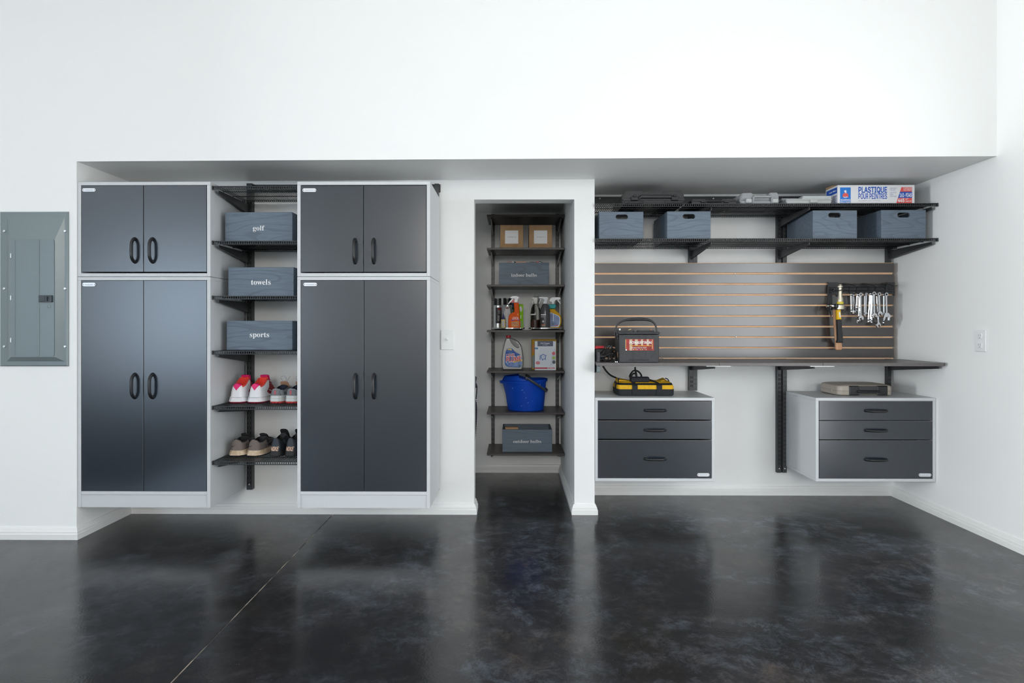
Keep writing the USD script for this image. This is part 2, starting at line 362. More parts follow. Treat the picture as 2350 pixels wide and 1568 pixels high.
struct('wall_upper', slanted(XL - .0, ZS0, XR, ZS1, YA, YD + .15, HI), WALL)
struct('wall_upper_left', bx(XFL, XL, YA, YB + .3, 2.3, HI), WALL)
ZDOOR = Z(458, YB, 1200)
struct('wall_back', [bx(XL, XJ0, YB, YB + .12, 0, zs(XL) + .02), bx(XJ0, XJ1, YB, YB + .12, ZDOOR, 2.16)], WALL)
struct('wall_column', bx(XJ1, XK, YB, YD + .12, 0, 2.16), WALL)
struct('wall_bay', bx(XK, XR, YC, YC + .12, 0, 2.17), WALL)
struct('wall_closet_back', bx(-.80, XJ1, YD, YD + .12, 0, 2.16), WALL)
struct('wall_closet_left', bx(-.80, -.72, YB + .12, YD, 0, 2.16), WALL)
w0, w1, wz0, wz1 = WIN
struct('wall_right', [bx(XR, XR + .16, GAR[4], w0, 0, HI), bx(XR, XR + .16, w1, YC + .12, 0, HI), bx(XR, XR + .16, w0, w1, wz1, HI)], WALL)
f0, f1, fz0, fz1 = FAR
struct('wall_far_left', [bx(XFL - .15, XFL, GAR[4], f0, 0, HI), bx(XFL - .15, XFL, f1, YB, 0, HI), bx(XFL - .15, XFL, f0, f1, fz1, HI)], WALL)
struct('wall_partition', bx(-3.82, -3.70, 2.3, YA, 0, HI), WALL)  # added out of view, keeps the far doorway light off the left wall
g0, g1, gz0, gz1, gy = GAR
struct('wall_front', [bx(XFL, g0, gy - .15, gy, 0, HI), bx(g1, MID[0], gy - .15, gy, 0, HI), bx(MID[1], XR + .16, gy - .15, gy, 0, HI), bx(g0, g1, gy - .15, gy, gz1, HI), bx(MID[0], MID[1], gy - .15, gy, MID[3], HI), bx(MID[0], MID[1], gy - .15, gy, 0, MID[2])], WALL)
struct('trim_1', [bx(g0 - .1, g0 + .0, gy, gy + .02, 0, gz1 + .1), bx(g1, g1 + .1, gy, gy + .02, 0, gz1 + .1), bx(g0, g1, gy, gy + .02, gz1, gz1 + .1)], TRIM)  # casing of the unseen opening behind the camera
dn = UsdGeom.Xform.Define(stage, '/World/door_1').GetPrim(); say(dn, kind='structure'); LOC['/World/door_1'] = (np.zeros(3), 0)  # frame of the unseen opening in the right wall
part('/World/door_1', 'frame', [bx(XR - .012, XR + .10, w0 - .06, w0, 0, wz1 + .06), bx(XR - .012, XR + .10, w1, w1 + .06, 0, wz1 + .06), bx(XR - .012, XR + .10, w0, w1, wz1, wz1 + .06)], TRIM)
part('/World/door_1', 'mullion', bx(XR + .02, XR + .07, (w0 + w1) / 2 - .04, (w0 + w1) / 2 + .04, 0, wz1), TRIM)
t = thing('parking_mat', 'unseen black mat out of view, darkens the floor mirrored in the left cabinet doors', 'mat', (-5.8, -1.7, 0))
part(t, 'sheet', bx(-8.9, -2.80, -5.6, 2.2, .0, .006, .002), mat('rubber', (.008, .008, .008), .9, spec=.2))  # out of view, placed to darken what the left doors mirror

BH, BT = .066, .019
BASEP = [(0, 0), (-BT, 0), (-BT, .030), (-BT + .004, .034), (-BT + .004, .044), (-BT + .008, .050), (-BT + .011, .060), (-BT + .014, BH), (0, BH)]
def base_run(a, b, out, e0=0.0, e1=0.0):
    """Baseboard along the wall line a to b (plan points); out is the side it stands out to; e0, e1 lengthen the ends."""
    a, b, o = np.array(a, float), np.array(b, float), np.array(out, float)
    d = (b - a) / np.linalg.norm(b - a); rings = []
    for end, s, e in ((a, -1, e0), (b, 1, e1)):
        rings.append([(*(end + d * s * (e * (-p[0] / BT)) - o * p[0]), p[1]) for p in BASEP])
    return loft(rings)
struct('baseboard_left', base_run((XFL, YA), (XL, YA), (0, -1), 0, BT), TRIM)
struct('baseboard_return', base_run((XL, YA), (XL, YB), (1, 0), BT, -BT), TRIM)
struct('baseboard_back', base_run((XL, YB), (XJ0, YB), (0, -1), -BT, BT), TRIM)
struct('baseboard_jamb', base_run((XJ0, YB), (XJ0, YB + .12), (1, 0), BT, 0), TRIM)
struct('baseboard_closet_back', base_run((-.72, YD), (XJ1, YD), (0, -1), 0, -BT), TRIM)
struct('baseboard_closet_right', base_run((XJ1, YB), (XJ1, YD), (-1, 0), BT, -BT), TRIM)
struct('baseboard_column', base_run((XJ1, YB), (XK, YB), (0, -1), BT, BT), TRIM)
struct('baseboard_column_side', base_run((XK, YB), (XK, YC), (1, 0), BT, -BT), TRIM)
struct('baseboard_bay', base_run((XK, YC), (XR, YC), (0, -1), -BT, -BT), TRIM)
struct('baseboard_right', base_run((XR, w1 + .06), (XR, YC), (-1, 0), 0, -BT), TRIM)

# ---------------------------------------------------------------- electrical panel on the left wall
def fr(y): return lambda u, v: (X(u, y), Z(v, y, u))
p0, p1 = fr(YA - .01)(-1, 486), fr(YA - .01)(155.5, 841)
px0, px1, pz0, pz1 = p0[0], p1[0], p1[1], p0[1]
t = thing('electrical_panel', 'grey steel breaker panel with a sloped rim and hinged door on the white wall', 'electrical panel', ((px0 + px1) / 2, YA, pz0))
q = lambda u, v: fr(YA - .03)(u, v)
dx0, dz1 = q(27, 550.5); dx1, dz0 = q(126.5, 818.5)
ix0, iz1 = q(10, 497); ix1, iz0 = q(143, 830)
lip = lambda x0, x1, z0, z1, y: [(x0, y, z0), (x1, y, z0), (x1, y, z1), (x0, y, z1)]
frame = loft([lip(px0, px1, pz0, pz1, YA), lip(px0, px1, pz0, pz1, YA - .006), lip(px0 + .006, px1 - .006, pz0 + .006, pz1 - .006, YA - .012), lip(ix0, ix1, iz0, iz1, YA - .012), lip(dx0 - .003, dx1 + .003, dz0 - .003, dz1 + .003, YA - .034)])
part(t, 'frame', frame, PANELG, smooth=False)
door = part(t, 'door', [xz(rrect(dx0, dx1, dz0, dz1, .014), YA - .037, YA - .030), bx(q(36.5, 0)[0], q(37.5, 0)[0], YA - .0385, YA - .036, dz0 + .004, dz1 - .004), bx(q(89, 0)[0], q(92.5, 0)[0], YA - .0405, YA - .036, dz0, dz1, .0015)], PANELG, smooth=False)
lx0, lz1 = q(94, 678); lx1, lz0 = q(123.5, 694)
part(door, 'latch', [cut(xz(rrect(lx0, lx1, lz0, lz1, .003), YA - .046, YA - .036), bx(lx0 + .045, lx0 + .062, YA - .06, YA - .040, lz0 + .007, lz1 - .008)), bx(lx0 + .005, lx0 + .034, YA - .048, YA - .045, lz0 + .005, lz1 - .005, .001)], PANELD)
part(door, 'knockout', disc_y((q(115, 0)[0], YA - .039, Z(704, YA, 115)), .010, .003), PANELG)
for v in (589, 684.5, 780.5):
    part(t, 'hinge', bx(q(26.5, 0)[0], q(29.5, 0)[0], YA - .040, YA - .03, Z(v + 5, YA, 27), Z(v - 5, YA, 27)), SCREW)
for u in (10, 149.5):
    for v in (530.5, 662.5, 795.5):
        part(t, 'screw', disc_y((X(u, YA - .012), YA - .0155, Z(v, YA - .012, u)), .0075, .0045, 12), SCREW)

# ---------------------------------------------------------------- wall plates
def plate(u0, v0, u1, v1):
    return X(u0, YB), X(u1, YB), Z(v1, YB, u0), Z(v0, YB, u0)
a, b_, c, d = plate(1011.5, 757.5, 1041.5, 803)
t = thing('light_switch', 'white toggle switch plate on the wall beside the closet opening', 'switch', ((a + b_) / 2, YB, c))
part(t, 'cover_plate', bx(a, b_, YB - .007, YB, c, d, .003), WHITEP)
mx, mz = (a + b_) / 2, (c + d) / 2
part(t, 'toggle', [bx(mx - .007, mx + .007, YB - .009, YB - .006, mz - .013, mz + .013), moved(bx(mx - .004, mx + .004, YB - .022, YB - .006, mz - .005, mz + .005, .001), rx=-.5, c=(mx, YB - .006, mz))], WHITEP)
for s in (-1, 1): part(t, 'screw', disc_y((mx, YB - .0085, mz + s * .033), .0035, .002, 8), WHITEP)
oy = XR * F / (2244.0 - CX - F * YAW)                                    # where the right wall stands behind that column of the picture
zt, zb = Z(757, oy, 2250), Z(807.5, oy, 2250); om = (zt + zb) / 2
t = thing('wall_outlet', 'white double socket plate on the bare wall beside the workbench', 'outlet', (XR, oy, zb))
part(t, 'cover_plate', bx(XR - .007, XR, oy - .042, oy + .042, zb, zt, .003), WHITEP)
for s in (-1, 1):
    so = part(t, 'socket', [bx(XR - .010, XR - .006, oy - .017, oy + .017, om + s * .027 - .016, om + s * .027 + .016, .004)], WHITEP)
    part(so, 'slot', [bx(XR - .0108, XR - .0098, oy + k * .007 - .0012, oy + k * .007 + .0012, om + s * .027 - .001, om + s * .027 + .010) for k in (-1, 1)] + [bx(XR - .0108, XR - .0098, oy - .003, oy + .003, om + s * .027 - .011, om + s * .027 - .006)], INKG)

# ---------------------------------------------------------------- tall cabinets
def bow(p0, p1, out, r, nrm=(0, -1, 0), n=10):
    """A bow handle between two feet, standing off along nrm."""
    p0, p1, nrm = np.array(p0, float), np.array(p1, float), np.array(nrm, float)
    d = p1 - p0; L = np.linalg.norm(d)
    path = []
    for s, o in ((0, 0), (.025, .35), (.10, .72), (.20, .95), (.28, 1.0), (.5, 1.03), (.72, 1.0), (.80, .95), (.90, .72), (.975, .35), (1, 0)):
        path.append(p0 + d * s + nrm * out * o)
    rr = np.array([1.15, 1.1, 1.0, 1, 1, 1, 1, 1, 1.0, 1.1, 1.15]) * r
    return [tube(path, rr, n)]
def nameplate(par, u0, v0, u1, v1, y):
    x0, x1, z0, z1 = X(u0, y), X(u1, y), Z(v1, y, u0), Z(v0, y, u0)
    np_ = part(par, 'nameplate', xz(rrect(x0, x1, z0, z1, .02), y - .003, y), STEELP, label='small white nameplate')
    part(np_, 'lettering', word('freedomRail', (x0 + x1) / 2, (z0 + z1) / 2, y - .003, w=(x1 - x0) * .62, h=(z1 - z0) * .42, mid=True, depth=.0004), INKL)
    for x in (x0 + .0055, x1 - .0055): part(np_, 'rivet', disc_y((x, y - .0042, (z0 + z1) / 2), .0022, .0014, 8), DARKM)
STEELP = mat('nameplate_white', (.80, .81, .82), .3, .2)
INKL = mat('nameplate_ink', (.42, .48, .60), .4)
YF = 3.318; TH = .019; YCB = YB - .0375
def cabinet(label, x0, x1, z0, z1, yb, doors, split, plinth, feet, hz, plate_px):
    t = thing('cabinet', label, 'cabinet', ((x0 + x1) / 2, yb, z0))
    e = .0012
    part(t, 'side_panel', bx(x0, x0 + TH, YF, yb, z0, z1 - TH, e), GREY); part(t, 'side_panel', bx(x1 - TH, x1, YF, yb, z0, z1 - TH, e), GREY)
    part(t, 'top_panel', bx(x0, x1, YF, yb, z1 - TH, z1, e), GREY)
    part(t, 'bottom_panel', bx(x0 + TH, x1 - TH, YF + .001, yb, z0 + plinth, z0 + plinth + TH, e), GREY)
    part(t, 'back_panel', bx(x0 + TH, x1 - TH, yb - .008, yb, z0 + plinth + TH, z1 - TH), GREY)
    if plinth: part(t, 'plinth', bx(x0 + TH, x1 - TH, YF + .006, YF + .024, z0, z0 + plinth), GREY)
    g = .0025
    for i, (a, b) in enumerate(((x0 + TH + g, split - g * .6), (split + g * .6, x1 - TH - g))):
        d = part(t, 'door', bx(a, b, YF + .001, YF + .019, doors[0] + g, doors[1] - g, .0012), DOOR)
        part(d, 'handle', bow((feet[i], YF + .002, hz - .0665), (feet[i], YF + .002, hz + .0665), .033, .0085), BLACKP)
        if i == 0: nameplate(d, *plate_px, YF + .001)
    return t
def zf(v, u=330): return Z(v, YF, u)
def xf_(u): return X(u, YF)
c1x0, c1x1, c2x0, c2x1 = XL + .002, xf_(482.5), xf_(682), xf_(987)
ZM = zf(635.3)
cabinet('upper grey cabinet with two charcoal doors at the far left, under the soffit', c1x0, c1x1, ZM + .001, zf(417.5), YCB, (zf(625.3), zf(424.8)), xf_(329), 0, (xf_(309.5), xf_(350.5)), zf(575), (189.3, 432.4, 219.8, 440.3))
cabinet('tall lower grey cabinet with two charcoal doors at the far left', c1x0, c1x1, zf(1165.5), ZM - .001, YCB, (zf(1129), zf(642.8)), xf_(329), zf(1136) - zf(1165.5), (xf_(309.5), xf_(350.5)), zf(886), (189.6, 649, 220, 657.4))
cabinet('upper grey cabinet with two charcoal doors between the tower shelves and the light switch', c2x0, c2x1, ZM + .001, zf(417.8), YCB, (zf(626), zf(426)), xf_(834), 0, (xf_(815), xf_(858)), zf(577), (694.4, 432.6, 726, 441))
cabinet('tall lower grey cabinet with two charcoal doors between the tower shelves and the light switch', c2x0, c2x1, zf(1165.5), ZM - .001, YCB, (zf(1128.5), zf(642.8)), xf_(835), zf(1135) - zf(1165.5), (xf_(816), xf_(858.5)), zf(886), (696.8, 649, 728, 657))

# ---------------------------------------------------------------- wire shelving
def wire_shelf(label, x0, x1, y0, y1, ztop, drop=.021, pitch=.0128, joints=(), group=None):
    t = thing('wire_shelf', label, 'shelf', ((x0 + x1) / 2, y1, ztop - drop), group=group)
    r = .0026; m = []
    n = max(2, int(round((x1 - x0 - .006) / pitch)))
    for i in range(n + 1):
        x = x0 + .003 + (x1 - x0 - .006) * i / n
        m.append(bx(x - .0016, x + .0016, y0 + .001, y1, ztop - .004, ztop - .0005))
        m.append(bx(x - .0016, x + .0016, y0 - .0005, y0 + .003, ztop - drop, ztop - .0005))
        m.append(bx(x - .0016, x + .0016, y1 - .003, y1, ztop - drop * .6, ztop - .0005))
    part(t, 'wire_deck', m, BLACKM, smooth=False, kind='stuff')
    for nm, y, z in (('front_rail', y0 + .0015, ztop - .003), ('front_rail', y0 + .0015, ztop - drop + .002), ('cross_wire', y0 + (y1 - y0) * .33, ztop - .0062), ('cross_wire', y0 + (y1 - y0) * .66, ztop - .0062), ('back_rail', y1 - .003, ztop - .004), ('back_rail', y1 - .003, ztop - drop * .6)):
        part(t, nm, bx(x0, x1, y - .0028, y + .0028, z - .0024, z + .0024, .001), BLACKM)
    for x in (x0, x1): part(t, 'end_clip', bx(x - .002, x + .004, y0 - .002, y0 + .012, ztop - drop - .001, ztop + .0005, .001), BLACKP)
    return t
def channel(x, y, z0, z1, w=.028, d=.022, pitch=.030):
    """A slotted upright: a folded channel with a double row of slots in its face (y is the wall)."""
    m = [bx(x - w / 2, x + w / 2, y - d, y, z0, z1, .001)]
    return m
def slots(x, yf, z0, z1, w=.028, pitch=.032):
    m = []; n = int((z1 - z0 - .02) / pitch)
    for i in range(n):
        z = z0 + .015 + i * pitch
        for s in (-1, 1): m.append(bx(x + s * w * .22 - .0022, x + s * w * .22 + .0022, yf - .0004, yf + .002, z, z + .018))
    return m
SLOTM = mat('slot_shadow', (.004, .004, .004), .8)
SLOTL = mat('slot_grey', (.10, .105, .11), .4)  # grey slots, paler than the black ones
def bracket(x, yw, yf, ztop, deep, tip=.016, w=.004):
    """A tapered sheet bracket from the wall to the shelf front with a folded lower edge."""
    pl = [(yw, ztop), (yf, ztop), (yf, ztop - tip), (yw, ztop - deep), ]
    m = [yz(pl, x - w / 2, x + w / 2)]
    a, b = np.array((x, yf, ztop - tip)), np.array((x, yw, ztop - deep))
    m.append(hull([a + (-.008, 0, 0), a + (.004, 0, 0), a + (-.008, 0, .003), a + (.004, 0, .003), b + (-.008, 0, 0), b + (.004, 0, 0), b + (-.008, 0, .003), b + (.004, 0, .003)]))
    return m
# tower between the cabinets
TY = 3.335
tower = [(426.5, 'top'), (552.5, 'second'), (678.8, 'third'), (805.2, 'fourth'), (932.0, 'fifth'), (1058.8, 'lowest')]
TZ = [Z(v, TY, 580) for v, _ in tower]
what = ['empty black wire shelf at the top of the tower between the cabinets', 'black wire shelf under the box marked golf', 'black wire shelf under the box marked towels', 'black wire shelf under the box marked sports', 'black wire shelf carrying white and grey sneakers', 'lowest black wire shelf of the tower, carrying tan and black sneakers']
for z, w_ in zip(TZ, what): wire_shelf(w_, c1x1 + .004, c2x0 - .003, TY, YB - .075, z, group='wire shelves of the tower')
ux = X(573, YB - .03)
t = thing('shelf_upright', 'black slotted wall upright with shelf brackets between the two cabinets', 'shelf upright', (ux, YB, Z(1123, YB, 570)))
zlo, zhi = Z(1121, YB, 570), Z(424, YB, 570)
part(t, 'channel', channel(ux, YB, zlo, zhi, .036, .036), BLACKM)
part(t, 'slot', slots(ux, YB - .036, zlo + .02, zhi, .036), SLOTM, kind='stuff')
part(t, 'screw', disc_y((ux, YB - .0385, zlo + .035), .006, .0028, 10), SCREW)
for z in TZ: part(t, 'bracket', bracket(ux, YB - .036, TY + .02, z - .022, .066), BLACKM)
rz = Z(424.5, YB, 700)
t = thing('wall_rail', 'black horizontal steel rail along the wall behind the cabinets', 'rail', (c1x1, YB, rz - .04))
part(t, 'rail', bx(c1x1 + .004, X(1011, YB), YB - .010, YB, Z(442, YB, 1000), rz, .001), BLACKM)
ex = X(1004, YB - .02)
t = thing('shelf_upright', 'black slotted upright end showing beside the cabinet near the light switch', 'shelf upright', (ex, YB, Z(1122, YB, 1000)))
part(t, 'channel', [bx(ex - .018, ex + .010, YB - .030, YB - .0102, Z(1122, YB, 1000), Z(424, YB, 1000), .001)], BLACKM)
part(t, 'slot', slots(ex + .002, YB - .030, Z(470, YB), Z(426, YB), .026, .04), SLOTL, kind='stuff')

# ---------------------------------------------------------------- closet shelves
KY0, KY1 = 4.45, 4.82
kx0, kx1 = X(1117.3, KY0), min(X(1299.5, KY0), XJ1 - .003)
KV = [(492.5, 'topmost brown closet shelf, empty, near the closet ceiling'), (568.5, 'brown closet shelf under the two cardboard boxes'), (653.2, 'brown closet shelf under the box marked indoor bulbs'), (757.8, 'brown closet shelf under the two turntables of bottles'), (851.8, 'brown closet shelf under the silver jug'), (947.0, 'brown closet shelf under the blue bucket'), (1041.2, 'lowest brown closet shelf, under the box marked outdoor bulbs')]
KZ = [Z(v, KY0, 1208) for v, _ in KV]; KT = .0155
for (v, lab), z in zip(KV, KZ):
    one('closet_shelf', bx(kx0, kx1, KY0, KY1, z - KT, z, .0012), BOARD, lab, 'shelf', group='shelves in the closet')
for u, side in ((1131.3, 'left'), (1279.2, 'right')):
    x = X(u, YD - .03)
    t = thing('shelf_upright', 'dark slotted upright in the closet, at the shelf ends nearer the ' + ('black hanging bag' if side == 'left' else 'pale jamb wall'), 'shelf upright', (x, YD, KZ[-1] - .1))
    part(t, 'channel', channel(x, YD, Z(1030, YD), Z(493, YD), .027, .030), DARKM)
    part(t, 'slot', slots(x, YD - .030, Z(1030, YD), Z(493, YD), .030, .040), SLOTL, kind='stuff')
    for z in KZ:
        zz = z - KT - .0008
        pts = [(YD - .03, zz), (KY0 + .05, zz), (KY0 + .045, zz - .012), (KY0 + .06, zz - .020), (YD - .03, zz - .085)]
        part(t, 'bracket', yz(pts, x - .003, x + .003), DARKM)
        part(t, 'bracket_nose', tube([(x, KY0 + .047, zz - .008), (x, KY0 + .058, zz - .020), (x, YD - .035, zz - .086)], .0042, 6), STEEL)

# ---------------------------------------------------------------- right bay: shelves, rail, uprights
SY0, SY1 = 3.765, 4.165
s1z, s2z = Z(466.6, SY0, 1760), Z(546.9, SY0, 1760)
sx0, sx1 = XK + .004, XR - .006
wire_shelf('long upper black wire shelf carrying tool cases and a carton', sx0, sx1, SY0, SY1, s1z)
wire_shelf('long lower black wire shelf carrying four grey-blue boxes', sx0, sx1, SY0, SY1, s2z)
rz1, rz0 = Z(451.5, YC, 1700), Z(469, YC, 1700)
t = thing('wall_rail', 'black horizontal steel rail on the wall behind the tool cases', 'rail', (sx0, YC, rz0))
part(t, 'rail', bx(sx0, XR - .01, YC - .010, YC, rz0, rz1, .001), BLACKM)
for u in (1376, 1636): part(t, 'screw', disc_y((X(u, YC), YC - .013, Z(456.5, YC, u)), .006, .003, 10), SCREW)
BY0 = 3.675
BZ = Z(833.2, BY0, 1760); BTH = .020
by1 = 4.130
ups = [(1586, 'paired black slotted wall uprights beside the yellow tool bag', 1595.5, 905, 'short'), (1788.5, 'paired long black slotted wall uprights between the two drawer units', 1801, 1083, 'long'), (2041, 'single black slotted wall upright nearest the right corner', None, 905, 'single')]
for u, lab, u2, vb, kind in ups:
    x = X(u, YC - .03)
    zb_, zt_ = (Z(913.2, 3.786, 1760) + .001 if kind != 'long' else Z(vb, YC, u)), rz0 - .002
    t = thing('shelf_upright', lab, 'shelf upright', (x, YC, zb_))
    xs = [x] + ([X(u2, YC - .03)] if u2 else [])
    for k in xs:
        part(t, 'channel', channel(k, YC, zb_, zt_, .030, .030), DARKM)
        for za, zb2 in ((zb_ + .01, BZ - .09), (Z(604, YC) + .0, zt_)):
            part(t, 'slot', slots(k + .002, YC - .030, za, zb2, .024, .030), SLOTL if k == xs[-1] else SLOTM, kind='stuff')
        if kind != 'short': part(t, 'screw', disc_y((k, YC - .033, zb_ + (.03 if kind == 'long' else .0)), .005, .003, 10), SCREW)
    k = xs[-1] if kind != 'single' else x
    kx = X(u + 1.5, YC - .03)
    for z, dp in ((s1z - .022, .060), (s2z - .022, .060)):
        part(t, 'bracket', bracket(kx, YC - .030, SY0 + .02, z, dp, .018, .005), DARKM)
    part(t, 'bench_bracket', bracket(kx, YC - .030, BY0 + .05, BZ - BTH - .001, .062, .018, .008), DARKM)
t = thing('bench_bracket', 'grey bracket end under the bench beside the column', 'bracket', (XK + .012, YC, BZ - .08))
part(t, 'arm', bracket(XK + .012, YC, BY0 + .03, BZ - BTH - .001, .09, .040, .006), DARKM)
part(t, 'end_cap', bx(XK + .004, XK + .024, BY0 + .02, BY0 + .04, BZ - BTH - .042, BZ - BTH, .004), PANELG)

# ---------------------------------------------------------------- workbench
t = thing('workbench', 'long thin dark brown worktop on wall brackets under the slatted panel', 'workbench', (1.6, YC, BZ - BTH))
cuts = [XK + .006, X(1651, BY0), X(1889, BY0), XR - .004]
for i in range(3):
    a_, b2 = cuts[i] + (.0006 if i else 0), cuts[i + 1] - (.0006 if i < 2 else 0)
    if i == 2: m = xy(Polygon([(a_, by1), (a_, BY0), (b2 - .03, BY0), (b2, BY0 + .03), (b2, by1)]), BZ - BTH, BZ)
    else: m = bx(a_, b2, BY0, by1, BZ - BTH, BZ, .0012)
    part(t, 'board', m, BENCH)
for u in (1650, 1888): part(t, 'joining_plate', bx(X(u - 28, BY0), X(u + 28, BY0), BY0 + .004, BY0 + .06, BZ - BTH - .0025, BZ - BTH), SCREW)

# ---------------------------------------------------------------- slatted wall panel
WY = 4.150
wx0, wx1 = XK + .004, X(2051.5, WY)
grooves = [(625.6, 630.3), (650, 654.3), (674.6, 678.8), (699, 703.0), (723.4, 727.3), (747.7, 751.7), (772, 775.9), (796.3, 800)]
edges = [604.6] + [v for g in grooves for v in g] + [820.9]
zw = lambda v: Z(v, WY, 1700)
t = thing('slatwall_panel', 'charcoal slatted wall panel with tan grooves above the workbench', 'wall panel', (wx0, YC, zw(828)))
part(t, 'backing_board', bx(wx0, wx1 - .004, WY + .010, WY + .045, BZ + .0005, zw(603.2)), MDF)
for i in range(9):
    a_, b2 = zw(edges[2 * i]), zw(edges[2 * i + 1])
    part(t, 'slat', bx(wx0, wx1, WY, WY + .010, b2, a_, .0008), SLAT)
    part(t, 'slat_core', bx(wx0, wx1 - .002, WY + .004, WY + .0105, b2 - .0012, a_ + .0012), MDF)
part(t, 'bottom_strip', bx(wx0, wx1 - .003, WY + .003, WY + .012, BZ + .0005, zw(820.9) - .0005), MDF)
for u, v in ((1367.5, 628), (1687, 628), (1368, 750), (1690, 773), (2029, 625), (2025, 772)):
    part(t, 'screw', disc_y((X(u, WY), WY + .004, zw(v)), .0035, .006, 8), SCREW)

# ---------------------------------------------------------------- wall-hung drawer units
DYF = 3.786; EDGE = mat('worn_edge', (.30, .27, .26), .5)
def drawer_unit(label, u0, u1, v0, v1, drawers, hcx, hz, plate_px, x0=None, x1=None):
    xa, xb = x0 if x0 is not None else X(u0, DYF), x1 if x1 is not None else X(u1, DYF)
    za, zb_ = Z(v1, DYF, u0), Z(v0, DYF, u0)
    t = thing('drawer_unit', label, 'drawer unit', ((xa + xb) / 2, YC, za))
    back = YC - .032
    part(t, 'side_panel', bx(xa, xa + TH, DYF, back, za + TH, zb_ - TH, .0012), GREY); part(t, 'side_panel', bx(xb - TH, xb, DYF, back, za + TH, zb_ - TH, .0012), GREY)
    part(t, 'top_panel', bx(xa, xb, DYF, back, zb_ - TH, zb_, .0015), GREY); part(t, 'bottom_panel', bx(xa, xb, DYF, back, za, za + TH, .0015), GREY)
    part(t, 'back_panel', bx(xa + TH, xb - TH, back - .006, back, za + TH, zb_ - TH), GREY)
    for k in (xa + .08, xb - .2): part(t, 'hanging_bracket', bx(k, k + .12, back, YC, zb_ - .12, zb_ - .08), DARKM)
    for i, (a, b) in enumerate(drawers):
        d = part(t, 'drawer', [bx(xa + TH + .0025, xb - TH - .0025, DYF + .001, DYF + .019, Z(b, DYF, hcx), Z(a, DYF, hcx), .0012), bx(xa + TH + .014, xb - TH - .014, DYF + .0195, back - .03, Z(b, DYF, hcx) + .01, Z(a, DYF, hcx) - .02)], DOOR)
        hx = X(hcx, DYF)
        part(d, 'handle', bow((hx - .0665, DYF + .002, Z(hz[i], DYF, hcx)), (hx + .0665, DYF + .002, Z(hz[i], DYF, hcx)), .033, .0080), BLACKP)
        part(d, 'edge_strip', bx(xa + TH + .0027, xb - TH - .0027, DYF + .0004, DYF + .002, Z(a, DYF, hcx) - .0012, Z(a, DYF, hcx) + .0002), EDGE)
        if i == 2: nameplate(d, *plate_px, DYF + .001)
    return t
drawer_unit('grey wall-hung unit of three charcoal drawers under the yellow tool bag', 1367, 1640.5, 913, 1105, [(921.5, 963.5), (966, 1008.2), (1010.8, 1096.8)], 1503.5, (942, 987, 1053), (1600, 1086, 1628, 1093.6), x0=XK + .003)
drawer_unit('grey wall-hung unit of three charcoal drawers under the beige carry case', 1872.3, 2150.8, 913.5, 1105.7, [(921, 965.2), (966.6, 1009.6), (1011.2, 1098.6)], 2010, (943, 988, 1055), (2108, 1086.6, 2136.6, 1094), x1=XR - .002)
DZ = Z(913.2, DYF, 1760)
# ---------------------------------------------------------------- boxes of stained wood
def crate(label, u0, u1, v0, y, depth, zb, text=None, font='serif_bold', hole=None, th=None, wt=0.0, tz=.5, group=None, tw=None):
    x0, x1, z1 = X(u0, y), X(u1, y), Z(v0, y, (u0 + u1) / 2); w = .012; zb += .0006
    t = thing('storage_box', label, 'box', ((x0 + x1) / 2, y, zb), group=group)
    m = cut(bx(x0, x1, y, y + depth, zb, z1, .0015), bx(x0 + w, x1 - w, y + w, y + depth - w, zb + w, z1 + .1))
    if hole:
        a, b, c, d = X(hole[0], y), X(hole[2], y), Z(hole[3], y, u0), Z(hole[1], y, u0)
        m = cut(m, xz(rrect(a, b, c, d, .05, 8), y - .02, y + .03))
    part(t, 'body', m, BIN, smooth=30)
    if text:
        g = word(text, (x0 + x1) / 2, zb + (z1 - zb) * tz, y, h=th, w=tw, font=font, weight=wt)
        part(t, 'lettering', g, WHITE, smooth=False)
    return t, x0, x1, z1
TBY = 3.42
g1 = 'labelled grey-blue wooden boxes'
crate('grey-blue wooden box marked golf in the shelf tower', 516.5, 671, 487, TBY, .30, TZ[1], 'golf', th=.0285, wt=-.5, tz=.40, group=g1)
_, bx0, bx1, bz1 = crate('grey-blue wooden box marked towels in the shelf tower', 523.5, 674, 613.5, TBY, .30, TZ[2], 'towels', th=.0305, wt=-.1, tz=.40, group=g1)
rng = np.random.default_rng(4)
def folded(x0, x1, y0, y1, z0, z1):
    n, m = 14, 6; pts = []
    f = meshkit.fbm(np.stack(np.meshgrid(np.linspace(0, 3, n), np.linspace(0, 2, m), [0.0], indexing='ij'), -1)[:, :, 0], 3, 5)
    rings = []
    for i in range(n):
        x = x0 + (x1 - x0) * i / (n - 1); s = math.sin(math.pi * (i + .35) / (n - .3)) ** .4
        r = [(x, y0 + (y1 - y0) * j / (m - 1), z0 + (z1 - z0) * s * (.75 + .25 * f[i, j])) for j in range(m)]
        rings.append([(x, y1, z0), (x, y0, z0)] + r)
    return loft(rings)
CLOTHW, CLOTHB = mat('towel_white', (.72, .69, .66), .9, sheen=.4), mat('towel_black', (.03, .03, .035), .9, sheen=.3)
xm = (bx0 + bx1) / 2
one('folded_towel', folded(xm - .055, xm + .012, TBY + .02, TBY + .15, TZ[2] + .014, bz1 + .008), CLOTHW, 'pale folded towel peeping over the rim of the towels box', 'towel')
one('folded_towel', folded(xm + .015, xm + .065, TBY + .02, TBY + .13, TZ[2] + .014, bz1 + .004), CLOTHB, 'black folded towel peeping over the rim of the towels box', 'towel')
crate('grey-blue wooden box marked sports in the shelf tower', 520, 671, 736.5, TBY, .30, TZ[3], 'sports', th=.030, wt=-.1, tz=.44, group=g1)
CBY = 4.475
